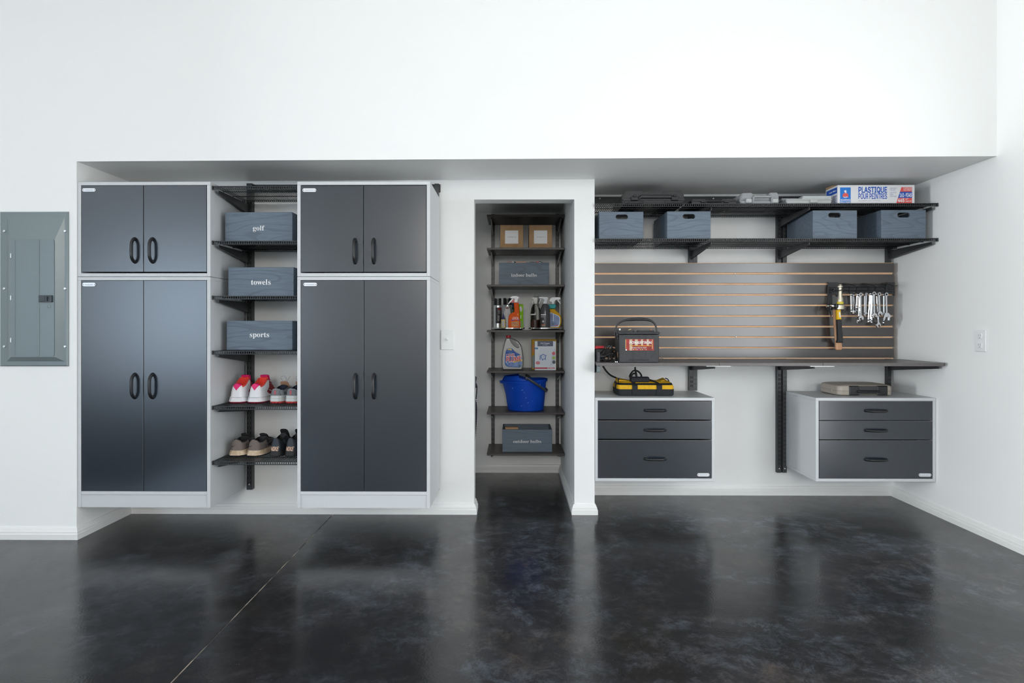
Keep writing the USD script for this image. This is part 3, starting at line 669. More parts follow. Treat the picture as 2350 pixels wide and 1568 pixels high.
_, ix0, ix1, iz1 = crate('grey-blue wooden box marked indoor bulbs on a closet shelf', 1145.5, 1260, 603, CBY, .30, KZ[2], 'indoor bulbs', tw=X(1231.5, CBY) - X(1172.5, CBY), th=.0255, wt=-.5, tz=.36, group=g1)
_, ox0, ox1, oz1 = crate('grey-blue wooden box marked outdoor bulbs on the lowest closet shelf', 1153, 1267, 986, 4.50, .26, KZ[6], 'outdoor bulbs', tw=X(1242, 4.5) - X(1177.5, 4.5), th=.0245, wt=-.5, tz=.40, group=g1)
t = thing('bulb_packet', 'orange and white bulb packet lying across the indoor bulbs box', 'packet', (ix0 + .1, CBY + .02, iz1))
ax, az = X(1184, CBY), iz1 + .0006
part(t, 'carton', bx(ax, X(1207, CBY), CBY + .002, CBY + .03, az, az + .0075, .001), mat('packet_orange', (.75, .38, .25), .5)); part(t, 'band', bx(X(1179, CBY), ax, CBY + .002, CBY + .03, az, az + .007), INKD)
part(t, 'tab', bx(X(1176, CBY), X(1179, CBY), CBY + .002, CBY + .03, az, az + .0065), WHITE)
part(t, 'red_edge', [tube([(X(1176, CBY), CBY + .004, az + .005), (X(1172, CBY), CBY + .004, az + .0075), (X(1166, CBY), CBY + .004, az + .006), (X(1165, CBY), CBY + .004, az + .001)], .0014, 6)], RED)
t = thing('bulb_string', 'small dark cable end with a red plug over the indoor bulbs box rim', 'cable', (ix1 - .06, CBY + .02, iz1))
part(t, 'cable', tube([(X(1215, CBY), CBY + .006, az + .002), (X(1222, CBY), CBY + .008, az + .005), (X(1230, CBY), CBY + .006, az + .003), (X(1240, CBY), CBY + .006, az + .009), (X(1245, CBY), CBY + .006, az + .001)], .0018, 6), BLACKP)
part(t, 'plug', bx(X(1231, CBY), X(1237, CBY), CBY + .002, CBY + .010, az, az + .007, .001), RED)
t = thing('cardboard_packet', 'tan cardboard packet inside the outdoor bulbs box', 'packet', (ox0 + .08, 4.54, KZ[6] + .014))
part(t, 'carton', moved(bx(ox0 + .02, ox0 + .12, 4.52, 4.57, KZ[6] + .0135, oz1 + .012, .001), rz=.05, c=(ox0 + .07, 4.54, 0)), CARD)
HBY = 3.80
g2 = 'open-handled grey-blue boxes'
for lab, u0, u1, v, hole in (('grey-blue box with a handle hole, first on the long shelf, against the column', 1375, 1476.6, 486, (1413, 492.5, 1441, 503.6)), ('grey-blue box with a handle hole, second from the column on the long shelf', 1531, 1631, 485, (1567, 491.5, 1595.5, 502.3)),
                            ('grey-blue box with a handle hole, third from the column, behind a shelf bracket', 1865.3, 1967, 482.8, (1901, 488.5, 1930, 499.6)), ('grey-blue box with a handle hole, last on the long shelf, nearest the right wall', 2022.3, 2125, 481.8, (2059.5, 488, 2088.5, 499.3))):
    crate(lab, u0, u1, v, HBY, .355, s2z, hole=hole, group=g2)

# ---------------------------------------------------------------- shoes
def sneaker(label, cx, y, zb, P, rz=0.0, group=None):
    """A shoe with its heel to the viewer; P gives sizes, colours and marks. Built about its heel, toe along +y."""
    t = thing('sneaker', label, 'shoe', (cx, y, zb + .0006), rz, group)
    L, wh, wf, hc, hf, ys, zs_ = P['L'], P['wh'], P['wf'], P['hc'], P['hf'], P['ys'], P['sole']
    from scipy.interpolate import PchipInterpolator as PI_
    st = np.array([0, .002, .005, .010, .016, .024, .034, .046, .060, .075, .090, .105, .120, .135, .150, .165, .18, .195, .21, .225, .238, .250, .260, .268, .274, .278, .28]) * L / .28
    wk = PI_(np.array([0, .002, .005, .012, .024, .046, .07, .12, .18, .21, .235, .255, .27, .278, .28]) * L / .28, [wh * .42, wh * .58, wh * .71, wh * .85, wh * .95, wh * 1.0, wh, wh * .97, wf * .98, wf, wf * .93, wf * .78, wf * .52, wf * .28, wf * .12])(st)
    tp = PI_([0, ys * .45, ys, ys + .045, ys + .09, L * .86, L], [hc, P.get('hm', (hc + hf) / 2), hf, max(hf * .72, .085), .072, .058, .035])(st)
    def ring(i, grow=0.0, top=None, bot=zs_ - .004):
        w, h, n = wk[i] + grow, (tp[i] if top is None else top) - bot, 34
        r = []
        for k in range(n + 1):
            a = math.pi * k / n
            c, s = math.cos(a), math.sin(a)
            ex = .42 if st[i] < ys + .02 else .75
            zz = bot + h * abs(s) ** ex
            nar = 1 - P.get('lean', .26) * (zz - bot) / .12
            yy = st[i] + (P.get('back', .10) * (zz - bot) if st[i] < .04 else P.get('back', .10) * (zz - bot) * max(0, 1 - st[i] / .12))
            r.append((w * nar * math.copysign(abs(c) ** .8, c), yy - (grow if i == 0 else 0) + (grow if i == len(st) - 1 else 0), zz))
        return r
    N = len(st)
    outer = loft([ring(i) for i in range(N)])
    outer_s = solid(outer)
    grown = solid(loft([ring(i, .0014, tp[i] + .0014) for i in range(N)]))
    ii = [i for i in range(N) if .010 <= st[i] <= ys + .012]
    hole_a = solid(loft([ring(i, -.0060, tp[i] + .06, zs_ + .012) for i in ii])); hole_b = solid(loft([ring(i, -.0105, tp[i] + .06, zs_ + .018) for i in ii]))
    lid = solid(loft([ring(i, 0, tp[i] + .0022) for i in range(N)]))
    up = outer_s - hole_a
    part(t, 'upper', tm(up), P['upper'], local=True, smooth=50)
    part(t, 'lining', tm((hole_a ^ lid) - hole_b), P['lining'], local=True, smooth=50)
    def soleloft(z0, z1, g0, g1, heel0=0.0, arch=0.0):
        def out(z, g, up=0):
            right = [(wk[i] + g, st[i] - (g if i == 0 else 0) + (g if i == N - 1 else 0), z + (up * math.exp(-((st[i]) / .03) ** 2))) for i in range(N)]
            return right + [(-a, b, c) for a, b, c in right[::-1]]
        return loft([out(z0, g0), out((z0 + z1) / 2, g0 * .5 + g1 * .5), out(z1, g1)])
    m0 = P.get('tread', .007)
    part(t, 'midsole', soleloft(m0, zs_, P.get('flare', .008), .002), P['mid'], local=True, smooth=40)
    if P.get('groove'):
        part(t, 'sole_line', soleloft(zs_ * P['groove'], zs_ * P['groove'] + .0012, P.get('flare', .008) * .75 + .0005, P.get('flare', .008) * .75 + .0005), P.get('groove_mat', P['mid']), local=True)
    ts = solid(soleloft(0, m0, P.get('flare', .008) - .003, P.get('flare', .008)))
    for k in range(-2, 3): ts = ts - solid(bx(k * .019 - .002, k * .019 + .002, -.03, .012, -.01, m0 * .45))
    part(t, 'outsole', tm(ts), P['out'], local=True, smooth=30)
    def mark(name, prism, mt, sm=False, cutting=True):
        g = (grown ^ solid(prism)) - outer_s
        if cutting: g = g - hole_a
        if g.volume() > 1e-10: part(t, name, tm(g), mt, local=True, smooth=sm)
    for nm, poly, mt in P.get('heel_marks', ()): mark(nm, xz(poly, -.03, .035), mt)
    for nm, poly, mt in P.get('side_marks', ()):
        mark(nm, yz(poly, .004, .09), mt); mark(nm, yz(poly, -.09, -.004), mt)
    tg = P['tongue']
    part(t, 'tongue', tube([(0, ys + .035, hf - .035), (0, ys + .022, hf - .005), (0, ys + .010, hf + tg * .6), (0, ys + .004, hf + tg)], [.026, .027, .026, .020], 14, flat=(1.0, .28)), P['tongue_mat'], local=True, smooth=60)
    la = []
    for k in range(4):
        yy = ys + .030 + k * .017; zz = np.interp(yy, st, tp) + .003
        la += [tube([(-.024, yy, zz - .010), (-.014, yy + .002, zz - .001), (.014, yy + .009, zz - .001), (.024, yy + .011, zz - .012)], .0024, 6)]
    part(t, 'lace', la, P['lace'], local=True, kind='stuff')
    for pl in P.get('loops', ()): part(t, 'lace_loop', tube(pl, .0017, 6), P['lace'], local=True)
    if P.get('tab'): part(t, 'heel_tab', bx(-.013, .013, P['tab'][0], P['tab'][0] + .005, hc - .018, hc + P['tab'][1], .002), P['tab_mat'], local=True)
    return t
def ell(cx, cz, a, b, n=24): return [(cx + a * math.cos(k * 2 * math.pi / n), cz + b * math.sin(k * 2 * math.pi / n)) for k in range(n)]
def swoosh(cx, cz, w, flip=1):
    p = [(-.5, .10), (-.46, -.12), (-.36, -.24), (-.20, -.22), (.5, .22), (-.14, -.04), (-.30, -.06), (-.40, .0)]
    return [(cx + flip * a * w, cz + b * w) for a, b in p]
SW, SR, SP, SDR = mat('leather_white', (.80, .79, .81), .45), mat('lining_red', (.85, .045, .02), .7, sheen=.3), mat('heel_pink', (.82, .01, .16), .5), mat('mesh_dark_red', (.24, .012, .018), .7, col2=(.33, .02, .03), scale=300)
SGR, SGL = mat('suede_grey', (.16, .165, .18), .8, col2=(.21, .21, .22), scale=120), mat('suede_light_grey', (.30, .335, .35), .8)
SFOAM, STAN = mat('foam_white', (.62, .64, .63), .6), mat('lining_tan', (.42, .23, .14), .8)
SSOLR, SNAVY = mat('rubber_red', (.60, .06, .06), .6), mat('cloth_navy', (.012, .016, .035), .8)
STAUPE, SCREAM = mat('knit_taupe', (.155, .125, .11), .85, col2=(.20, .165, .145), scale=400), mat('foam_cream', (.66, .52, .38), .6, col2=(.50, .36, .23), scale=40)
SBLK, SNAV2 = mat('shoe_black', (.012, .012, .013), .6), mat('shoe_blue_black', (.016, .022, .032), .5)
SCOPPER = mat('print_copper', (.78, .50, .34), .4); SLACEG = mat('lace_grey', (.45, .47, .52), .6)
def place_shoe(u): return X(u, SHY)
SHY = 3.455
white = dict(L=.268, wh=.044, wf=.050, hc=.112, hm=.122, hf=.158, ys=.105, sole=.036, tread=.008, flare=.010, back=.16, lean=.22, upper=SW, lining=SR, mid=SW, out=mat('rubber_maroon', (.22, .008, .03), .5), tongue=-.010, tongue_mat=SP, lace=SDR, groove=.93, groove_mat=mat('seam_grey', (.5, .5, .53), .5),
             heel_marks=[('heel_patch', [(-.027, .13), (.027, .13), (.025, .104), (.0, .074), (-.025, .104)], SP)],
             side_marks=[('side_panel', [(.075, .062), (.10, .046), (.17, .040), (.205, .05), (.17, .085), (.135, .128), (.118, .128), (.105, .085)], SDR), ('side_stripe', [(.09, .070), (.13, .058), (.16, .066), (.13, .062), (.10, .073)], SW)])
p1, p2 = place_shoe(541), place_shoe(582.5)
gsh = 'sneakers in the shelf tower'
sneaker('white sneaker with red lining and pink heel patch, nearer the left cabinet', p1, SHY, TZ[4], white, -.02, gsh)
sneaker('white sneaker with red lining, next to the grey sneakers', p2, SHY, TZ[4], white, -.10, gsh)
grey = dict(L=.262, wh=.037, wf=.036, hc=.084, hm=.084, hf=.098, ys=.100, sole=.044, tread=.010, flare=.006, back=.10, lean=.25, upper=SGR, lining=SNAVY, mid=SFOAM, out=SSOLR, tongue=.020, tongue_mat=STAN, lace=SLACEG, groove=.62, groove_mat=mat('foam_line', (.40, .42, .42), .6),
            heel_marks=[('heel_overlay', [(-.04, .045), (-.033, .045), (-.027, .072), (-.014, .080), (.014, .080), (.027, .072), (.033, .045), (.05, .045), (.05, .10), (-.05, .10)], SGL), ('heel_badge', rrect(-.0042, .0042, .050, .0755, .004), mat('badge_red', (.55, .08, .09), .5))],
            side_marks=[('side_overlay', [(.04, .066), (.07, .056), (.20, .046), (.20, .066), (.07, .073)], SGL)],
            loops=[[(.004, .11, .105), (-.018, .10, .138), (-.012, .095, .150), (.010, .098, .152), (.016, .10, .140), (.012, .11, .108)], [(.012, .11, .108), (.026, .10, .128), (.046, .095, .152)]])
sneaker('grey sneaker with a red heel bar and tan tongue, beside the white sneakers', place_shoe(631), SHY, TZ[4], grey, -.12, gsh)
sneaker('grey sneaker with a red heel bar, half hidden by the cabinet edge', place_shoe(666.5), SHY, TZ[4], grey, -.13, gsh)
tan = dict(L=.268, wh=.041, wf=.048, hc=.098, hm=.090, hf=.104, ys=.105, sole=.035, tread=.007, flare=.011, back=.10, lean=.22, upper=STAUPE, lining=SBLK, mid=SCREAM, out=SBLK, tongue=.010, tongue_mat=SBLK, lace=SBLK, tab=(.008, .003), tab_mat=SBLK,
           heel_marks=[('swoosh', swoosh(-.014, .060, .026), SBLK)], side_marks=[('side_panel', [(.10, .045), (.20, .04), (.20, .07), (.13, .11), (.09, .09)], SBLK), ('side_stripe', [(.06, .066), (.10, .056), (.16, .070), (.10, .063)], mat('stripe_grey', (.25, .23, .21), .6))])
sneaker('taupe knit sneaker with a cream sole, nearer the left cabinet', place_shoe(540.5), SHY, TZ[5], tan, -.03, gsh)
sneaker('taupe knit sneaker with a cream sole, beside the black sneakers', place_shoe(580), SHY, TZ[5], tan, -.12, gsh)
def nike(w):
    g = letters('NIKE', 'sans', 3.0, .72, .22); x0, b, x1, tt = g.bounds
    k = w / (x1 - x0); return affinity.affine_transform(g, [k, 0, 0, k * 1.15, -k * (x0 + x1) / 2, .0335])
black = dict(L=.266, wh=.037, wf=.036, hc=.108, hm=.104, hf=.120, ys=.100, sole=.032, tread=.005, flare=.006, back=.12, lean=.28, upper=SNAV2, lining=SBLK, mid=SBLK, out=SBLK, tongue=.022, tongue_mat=SBLK, lace=SBLK,
             heel_marks=[('lettering', nike(.050), SCOPPER), ('heel_overlay', [(-.05, .05), (-.036, .05), (-.028, .078), (-.028, .11), (-.05, .11)], mat('overlay_blue_grey', (.07, .085, .10), .5))],
             side_marks=[('side_stripe', [(.05, .075), (.065, .062), (.13, .05), (.13, .056), (.07, .068), (.062, .10), (.05, .10)], mat('overlay_grey', (.06, .06, .06), .5))])
sneaker('black sneaker with copper heel lettering, beside the taupe sneakers', place_shoe(630), SHY, TZ[5], black, -.13, gsh)
sneaker('black sneaker with copper heel lettering, against the right cabinet', place_shoe(664.5), SHY, TZ[5], black, -.14, gsh)
# ---------------------------------------------------------------- closet: boxes, turntables, bottles, bucket, bag
def P(u, v, y): return X(u, y), Z(v, y, u)
def shp(pts, y): return Polygon([P(u, v, y) for u, v in pts])
def puff(poly, y0, y1, b, n=4):
    """A flat-sided bottle: the outline with its front and back edges rounded by b."""
    ms = []
    for i in range(n):
        a = (i + .5) / n * math.pi / 2
        q = poly.buffer(-b * (1 - math.cos(a)) , join_style=1)
        ms.append(xz(q, y0 + b * (1 - math.sin(a)), y1 - b * (1 - math.sin(a))))
    return ms
KBY = 4.50
for u0, u1, lab in ((1148, 1200.5, 'square cardboard box with a white label, on the closet shelf nearer the hanging bag side'), (1214.3, 1267, 'square cardboard box with a white label, on the closet shelf nearer the pale jamb')):
    x0, x1 = X(u0, KBY), X(u1, KBY); z0, z1 = KZ[1] + .0006, Z(516.8, KBY, u0)
    t = thing('cardboard_box', lab, 'box', ((x0 + x1) / 2, KBY, z0), group='small cardboard boxes')
    part(t, 'carton', [bx(x0, x1, KBY, KBY + .17, z0, z1, .001)], CARD)
    part(t, 'tape', bx((x0 + x1) / 2 - .018, (x0 + x1) / 2 + .018, KBY + .002, KBY + .168, z1 - .0002, z1 + .0004), mat('tape_tan_' + str(int(u0)), (.5, .36, .2), .3))
    cx, cz, h = (x0 + x1) / 2 + .0, (z0 + z1) / 2 + (-.002), .0505
    lb = part(t, 'label', bx(cx - h, cx + h, KBY - .0008, KBY + .0004, cz - h, cz + h), WHITE)
    part(lb, 'lettering', word('APPARATUS', cx + .002, cz - .004, KBY - .0008, w=.068, h=.007, depth=.0003), INKG, smooth=False)

def turntable(label, u0, u1, y):
    x0, x1 = X(u0, y), X(u1, y); c, r = (x0 + x1) / 2, (x1 - x0) / 2; z = KZ[3] + .0006; cy = KY0 + .008 + r
    t = thing('turntable', label, 'turntable', (c, cy, z))
    part(t, 'base', lathe([(r * .80, 0), (r * .84, .004), (r * .84, .007)], (c, cy, z), 40), BLACKP)
    part(t, 'tray', lathe([(r * .97, .0072), (r, .009), (r, .0175), (r * .985, .0175), (r * .975, .011), (.001, .0108)], (c, cy, z), 48), STEELT)
    return c, cy, r, z + .0110
STEELT = mat('polished_steel', (.72, .70, .67), .10, 1.0)
ta = turntable('steel turntable holding the spray cans and the orange bottle', 1129, 1205, 4.60)
tb = turntable('steel turntable holding the three trigger bottles', 1212.5, 1291, 4.60)
def spray_can(label, u, w, vt, vcap, vb, y, body, marks, cap=None):
    x = X(u, y); r = w / 2 * scale_at(u, y); z0 = ta[3] + .0004; h = Z(vt, y, u) - z0; zc = Z(vcap, y, u) - z0
    t = thing('spray_can', label, 'spray can', (x, y, z0))
    part(t, 'body', lathe([(r * .9, 0), (r, .003), (r, zc - .006), (r * .93, zc)], (x, y, z0)), body)
    part(t, 'cap', cut(lathe([(r * .92, zc + .0003), (r * .93, zc + .001), (r * .93, h - .006), (r * .86, h)], (x, y, z0)), bx(x - r * .35, x + r * .35, y - r - .01, y + r * .2, z0 + h - .008, z0 + h + .02)), cap or BLACKP)
    band = solid(lathe([(r + .0004, .002), (r + .0004, zc - .007)], (x, y, z0))) - solid(lathe([(r + .00005, -.01), (r + .00005, zc + .01)], (x, y, z0)))
    for nm, poly, mt in marks(x, z0, r, zc):
        g = band ^ solid(xz(poly, y - r - .02, y))
        if g.volume() > 1e-11: part(t, nm, tm(g), mt)
    return t
ALU = mat('can_silver', (.66, .68, .68), .25, .7)
spray_can('silver and black spray can with a black cap, at the left end of the turntable', 1142, 18.5, 685, 701, 753, 4.60, ALU,
          lambda x, z, r, h: [('label_panel', sbox(x - r * .42, z + h * .22, x + r * 1.1, z + h * .90), INKD), ('label_patch', Polygon([(x - r * .1, z + h * .35), (x + r * .5, z + h * .3), (x + r * .6, z + h * .55), (x, z + h * .58)]), mat('label_pale', (.6, .58, .55), .5)), ('logo', Polygon(ell(x + r * .45, z + h * .84, r * .42, h * .045)), RED),
                              ('lettering', unary_union([sbox(x + r * .12, z + h * k, x + r * .8, z + h * (k + .022)) for k in (.75, .70, .64)]), WHITE)])
spray_can('silver and white spray can with a black cap, behind the orange bottle', 1164.5, 21, 684.5, 700, 753, 4.67, ALU,
          lambda x, z, r, h: [('label_panel', Polygon([(x - r * .7, z + h * .62), (x - r * .4, z + h * .90), (x + r * .1, z + h * .94), (x + r * .55, z + h * .86), (x + r * .7, z + h * .62), (x + r * .35, z + h * .42), (x + r * .15, z + h * .02), (x - r * .3, z + h * .02), (x - r * .3, z + h * .4)]), WHITE), ('logo', Polygon(ell(x + r * .05, z + h * .86, r * .45, h * .04)), mat('logo_orange', (.7, .2, .1), .5)),
                              ('lettering', unary_union([sbox(x - r * .5, z + h * k, x + r * .5, z + h * (k + .012)) for k in (.78, .73, .68, .63, .57, .5)]), INKG)])
y = 4.545; x = X(1155, y); z0 = ta[3] + .0004; hb = Z(733, y, 1155) - z0; r = 5.2 * scale_at(1155, y)
t = thing('glue_bottle', 'tiny pale yellow bottle with a pointed blue nozzle on the turntable', 'bottle', (x, y, z0))
part(t, 'body', lathe([(r * .92, 0), (r, .002), (r, hb - .003), (r * .8, hb)], (x, y, z0)), mat('bottle_yellow', (.72, .60, .26), .4))
part(t, 'nozzle', lathe([(r * .62, hb), (r * .58, hb + .012), (r * .28, hb + .022), (r * .12, hb + .042)], (x, y, z0), 16), mat('nozzle_blue', (.02, .03, .16), .4))
part(t, 'label', tm((solid(lathe([(r + .0004, .006), (r + .0004, hb - .006)], (x, y, z0))) - solid(lathe([(r + .0001, -.01), (r + .0001, hb + .01)], (x, y, z0)))) ^ solid(xz(Polygon(ell(x, z0 + hb * .5, r * .6, hb * .36)), y - .03, y))), mat('label_grey', (.45, .45, .46), .5))
# small blue and green bottle behind the can
y = 4.74; x = X(1176, y)
t = thing('bottle', 'slim dark green bottle with a blue cap half hidden behind the spray cans', 'bottle', (x, y, z0))
hz_ = Z(706, y, 1176) - z0
part(t, 'body', lathe([(.022, 0), (.023, .003), (.023, hz_ - .02), (.014, hz_ - .002), (.012, hz_)], (x, y, z0)), mat('bottle_green', (.02, .11, .05), .3))
part(t, 'cap', lathe([(.0145, hz_ + .0003), (.0145, hz_ + .030), (.012, hz_ + .036)], (x, y, z0)), mat('cap_blue', (.02, .10, .25), .35))

def trigger_head(t, body, x, zb, y, pts, trig, mt, neck=None, trig_mt=None):
    """The sprayer: a collar, a head outlined from the side, and the trigger."""
    part(t, 'sprayer_head', pillow(Polygon(pts).buffer(.001).buffer(-.001), y - .011, y + .011, .004, 4, 90), mt, smooth=60)
    part(t, 'trigger', puff(Polygon(trig), y - .006, y + .006, .002, 2), trig_mt or mt)
# orange bottle
OY = 4.525; o = lambda u, v: P(u, v, OY); zo = ta[3] + .0004
t = thing('spray_bottle', 'bright orange spray bottle with a white and red trigger on the turntable', 'spray bottle', (*[X(1180, OY)], OY + .02, zo))
ORG = mat('plastic_orange', (.80, .10, .004), .5, spec=.18)
out = Polygon([(o(1166.5, 752)[0], zo + .004), (o(1168, 0)[0], zo), (o(1192, 0)[0], zo), (o(1193.8, 752)[0], zo + .004), o(1193.4, 735), o(1191.8, 710), o(1190.2, 696), o(1189.6, 694.8), o(1178.4, 694.8), o(1179, 698), o(1180.2, 712), o(1179.5, 716), o(1170, 721), o(1167.6, 726), o(1166.4, 735)])
part(t, 'body', pillow(out.buffer(.003).buffer(-.003), OY, OY + .055, .011), ORG, smooth=60)
trigger_head(t, None, 0, 0, OY + .0275, [o(1180.3, 694.6), o(1179.8, 690), o(1181, 687.5), o(1179.5, 685.6), o(1171, 684.7), o(1170.3, 682.4), o(1173, 680.2), o(1178, 679), o(1186, 678.9), o(1190, 680.5), o(1192.3, 684.3), o(1189.5, 686.3), o(1188.2, 690), o(1188.3, 694.6)], [o(1175.5, 685), o(1178.5, 685), o(1174, 692), o(1166, 699), o(1165, 698.4), o(1170.5, 690)], WHITEP)
part(t, 'inner_trigger', xz(Polygon([o(1179, 687), o(1180.5, 690.5), o(1183, 691.6), o(1182.5, 694), o(1172, 694.2), o(1175, 690.5)]), OY + .019, OY + .036), RED)
part(t, 'lettering', word('LEXOL', X(1183.2, OY), Z(733.3, OY), OY + .0003, w=X(1191, OY) - X(1175.3, OY), h=.0175, weight=1.5), WHITE, smooth=False)
part(t, 'label_picture', xz(shp([(1173.2, 739), (1191, 737.2), (1191.2, 750), (1173.8, 750)], OY), OY - .0006, OY + .001), mat('label_orange_brown', (.50, .17, .10), .5, col2=(.68, .33, .04), scale=38))
part(t, 'label_stripe', xz(unary_union([shp([(1173, 734.4), (1177, 734.6), (1182, 735.1), (1177.5, 736.3), (1173.4, 736.3)], OY), shp([(1185, 734.4), (1192, 734), (1192, 735.8), (1188, 735.5)], OY)]), OY - .0006, OY + .001), mat('stripe_blue', (.05, .07, .42), .5))
part(t, 'emblem', xz(Polygon(ell(*o(1188.6, 722), .006, .0085)).difference(Polygon(ell(*o(1188.6, 722), .0032, .005))), OY - .0005, OY + .001), mat('emblem_yellow', (.85, .42, .03), .5))
# lime carton
y = 4.60; a, b = X(1190.5, y), X(1200.8, y)
t = thing('carton', 'narrow lime green carton standing beside the orange bottle', 'carton', ((a + b) / 2, y, zo))
part(t, 'box', bx(a, b, y, y + .09, zo, Z(699, y, 1195), .001), mat('card_lime', (.26, .58, .004), .55, spec=.2))
part(t, 'top_edge', bx(a + .0005, b - .0005, y + .0005, y + .089, Z(699, y, 1195), Z(698.3, y, 1195)), mat('card_dark', (.05, .06, .03), .5))
part(t, 'leaf_mark', xz(shp([(1194.3, 702), (1196.6, 704), (1198.8, 709.5), (1196.8, 715), (1195.4, 716.8), (1193.4, 713), (1192.4, 706)], y), y - .0006, y + .0004), mat('print_lilac', (.62, .62, .66), .5))
part(t, 'print', [xz(shp([(1194.5, 724), (1196.2, 723), (1196, 732), (1194.3, 731)], y), y - .0005, y + .0004)], WHITE)
part(t, 'print', [xz(shp([(1193.8, 737), (1195.6, 737), (1195.2, 750.5), (1193.4, 750.5)], y), y - .0005, y + .0004)], mat('print_pink', (.75, .25, .2), .5))
part(t, 'print', [xz(shp([(1196.8, 737), (1197.8, 737), (1197.8, 751), (1196.8, 751)], y), y - .0005, y + .0004)], mat('print_blue', (.05, .2, .5), .5))
# clear bottle with brown liquid
y = 4.57; x = X(1228, y); zt_ = tb[3] + .0004; s = scale_at(1228, y); r = 10.6 * s
CLEAR = mat('clear_plastic', (.88, .87, .82), .05, trans=1.0, ior=1.25)
BROWN = mat('brown_liquid', (.075, .028, .022), .15)
hh = lambda v, u=1228: Z(v, y, u) - zt_
t = thing('spray_bottle', 'clear spray bottle a third full of brown liquid on the turntable', 'spray bottle', (x, y, zt_))
prof = [(r * .93, 0), (r, .004), (r, hh(722)), (r * .96, hh(715)), (r * .82, hh(707)), (r * .56, hh(700)), (r * .36, hh(698.2))]
part(t, 'body', lathe(prof, (x, y, zt_), 32), CLEAR, smooth=60)
part(t, 'liquid', lathe([(r * .92, .003), (r * .96, .006), (r * .96, hh(734.3))], (x, y, zt_), 32), BROWN)
part(t, 'label_band', tm((solid(lathe([(r + .0005, hh(723.4)), (r + .0005, hh(720.8))], (x, y, zt_), 32)) - solid(lathe([(r + .0001, 0), (r + .0001, .3)], (x, y, zt_), 32))) ^ solid(xz(sbox(x - r, zt_, x + r * .1, zt_ + .3), y - .1, y))), WHITE)
q = lambda u, v: P(u, v, y)
CLW = mat('plastic_cloudy', (.56, .56, .52), .35)
trigger_head(t, None, 0, 0, y, [q(1225.8, 697.8), q(1226, 694.5), q(1224, 690), q(1223, 686.6), q(1218.2, 685.4), q(1217.8, 683), q(1224, 682.2), q(1233, 682.4), q(1234.3, 686), q(1233.4, 692), q(1233.2, 697.8)], [q(1222.2, 686.4), q(1224.4, 687), q(1224.2, 692), q(1222.6, 697), q(1221.4, 697)], CLW)
y2 = 4.70; q = lambda u, v: P(u, v, y2)
t = thing('spray_bottle', 'dark spray bottle with a black trigger hidden behind the clear one', 'spray bottle', (X(1236, y2), y2, zt_))
part(t, 'body', lathe([(.026, 0), (.028, .004), (.028, .11), (.020, .15), (.012, .165)], (X(1235, y2), y2, zt_)), BLACKP)
zt2 = zt_ + .165
part(t, 'sprayer_head', puff(Polygon([(X(1233, y2), zt2), q(1233.8, 694), q(1234.5, 686), q(1225, 682), q(1224.3, 680.2), q(1232, 678.8), q(1238, 679.4), q(1239.5, 682), q(1238, 688), q(1238, 694), (X(1238, y2), zt2)]), y2 - .01, y2 + .01, .004, 3), BLACKP)
# grey bottle
y = 4.53; x = X(1251, y); r = 11.8 * scale_at(1251, y); hh = lambda v, u=1251: Z(v, y, u) - zt_
t = thing('spray_bottle', 'smoke grey spray bottle with a white trigger, middle of the turntable', 'spray bottle', (x, y, zt_))
part(t, 'body', lathe([(r * .93, 0), (r, .004), (r, hh(725)), (r * .97, hh(716)), (r * .83, hh(707)), (r * .55, hh(699.5)), (r * .42, hh(698))], (x, y, zt_), 32), mat('smoke_grey', (.075, .075, .08), .22), smooth=60)
q = lambda u, v: P(u, v, y)
WTR = mat('plastic_pale', (.62, .66, .68), .35)
trigger_head(t, None, 0, 0, y, [q(1246, 697.8), q(1246.6, 693), q(1249, 690.5), q(1247, 687.4), q(1243.8, 686), q(1236.2, 685.4), q(1236, 681.8), q(1246, 681.2), q(1256.8, 681.6), q(1258.8, 686), q(1256, 690), q(1254.8, 693), q(1256, 697.8)], [q(1240, 686), q(1242, 686.4), q(1239.8, 692), q(1237.4, 697.5), q(1236.2, 696.6), q(1238.6, 690)], WTR)
wrap = lambda z0_, z1_, a0, a1: tm((solid(lathe([(r + .0005, z0_), (r + .0005, z1_)], (x, y, zt_), 32)) - solid(lathe([(r + .0001, -.01), (r + .0001, .3)], (x, y, zt_), 32))) ^ solid(xz(sbox(x + a0 * r, zt_ - .1, x + a1 * r, zt_ + .4), y - .1, y)))
part(t, 'lettering', [wrap(hh(723.4), hh(721.6), -.85, .1), wrap(hh(726), hh(725.3), -.85, -.2), wrap(hh(728), hh(727.3), -.85, -.1)], WHITE)
part(t, 'round_mark', tm((solid(lathe([(r + .0005, hh(742)), (r + .0005, hh(734))], (x, y, zt_), 32)) - solid(lathe([(r + .0001, -.01), (r + .0001, .3)], (x, y, zt_), 32))) ^ solid(xz(Polygon(ell(*q(1245.8, 738), .0068, .0076)), y - .1, y))), mat('mark_pale', (.6, .62, .55), .5))
part(t, 'print', [wrap(hh(746.4), hh(744.6), -.75, .0)], mat('print_rust', (.55, .16, .10), .5)); part(t, 'print', [wrap(hh(748.6), hh(747.4), -.75, .0)], mat('print_straw', (.5, .42, .2), .5))
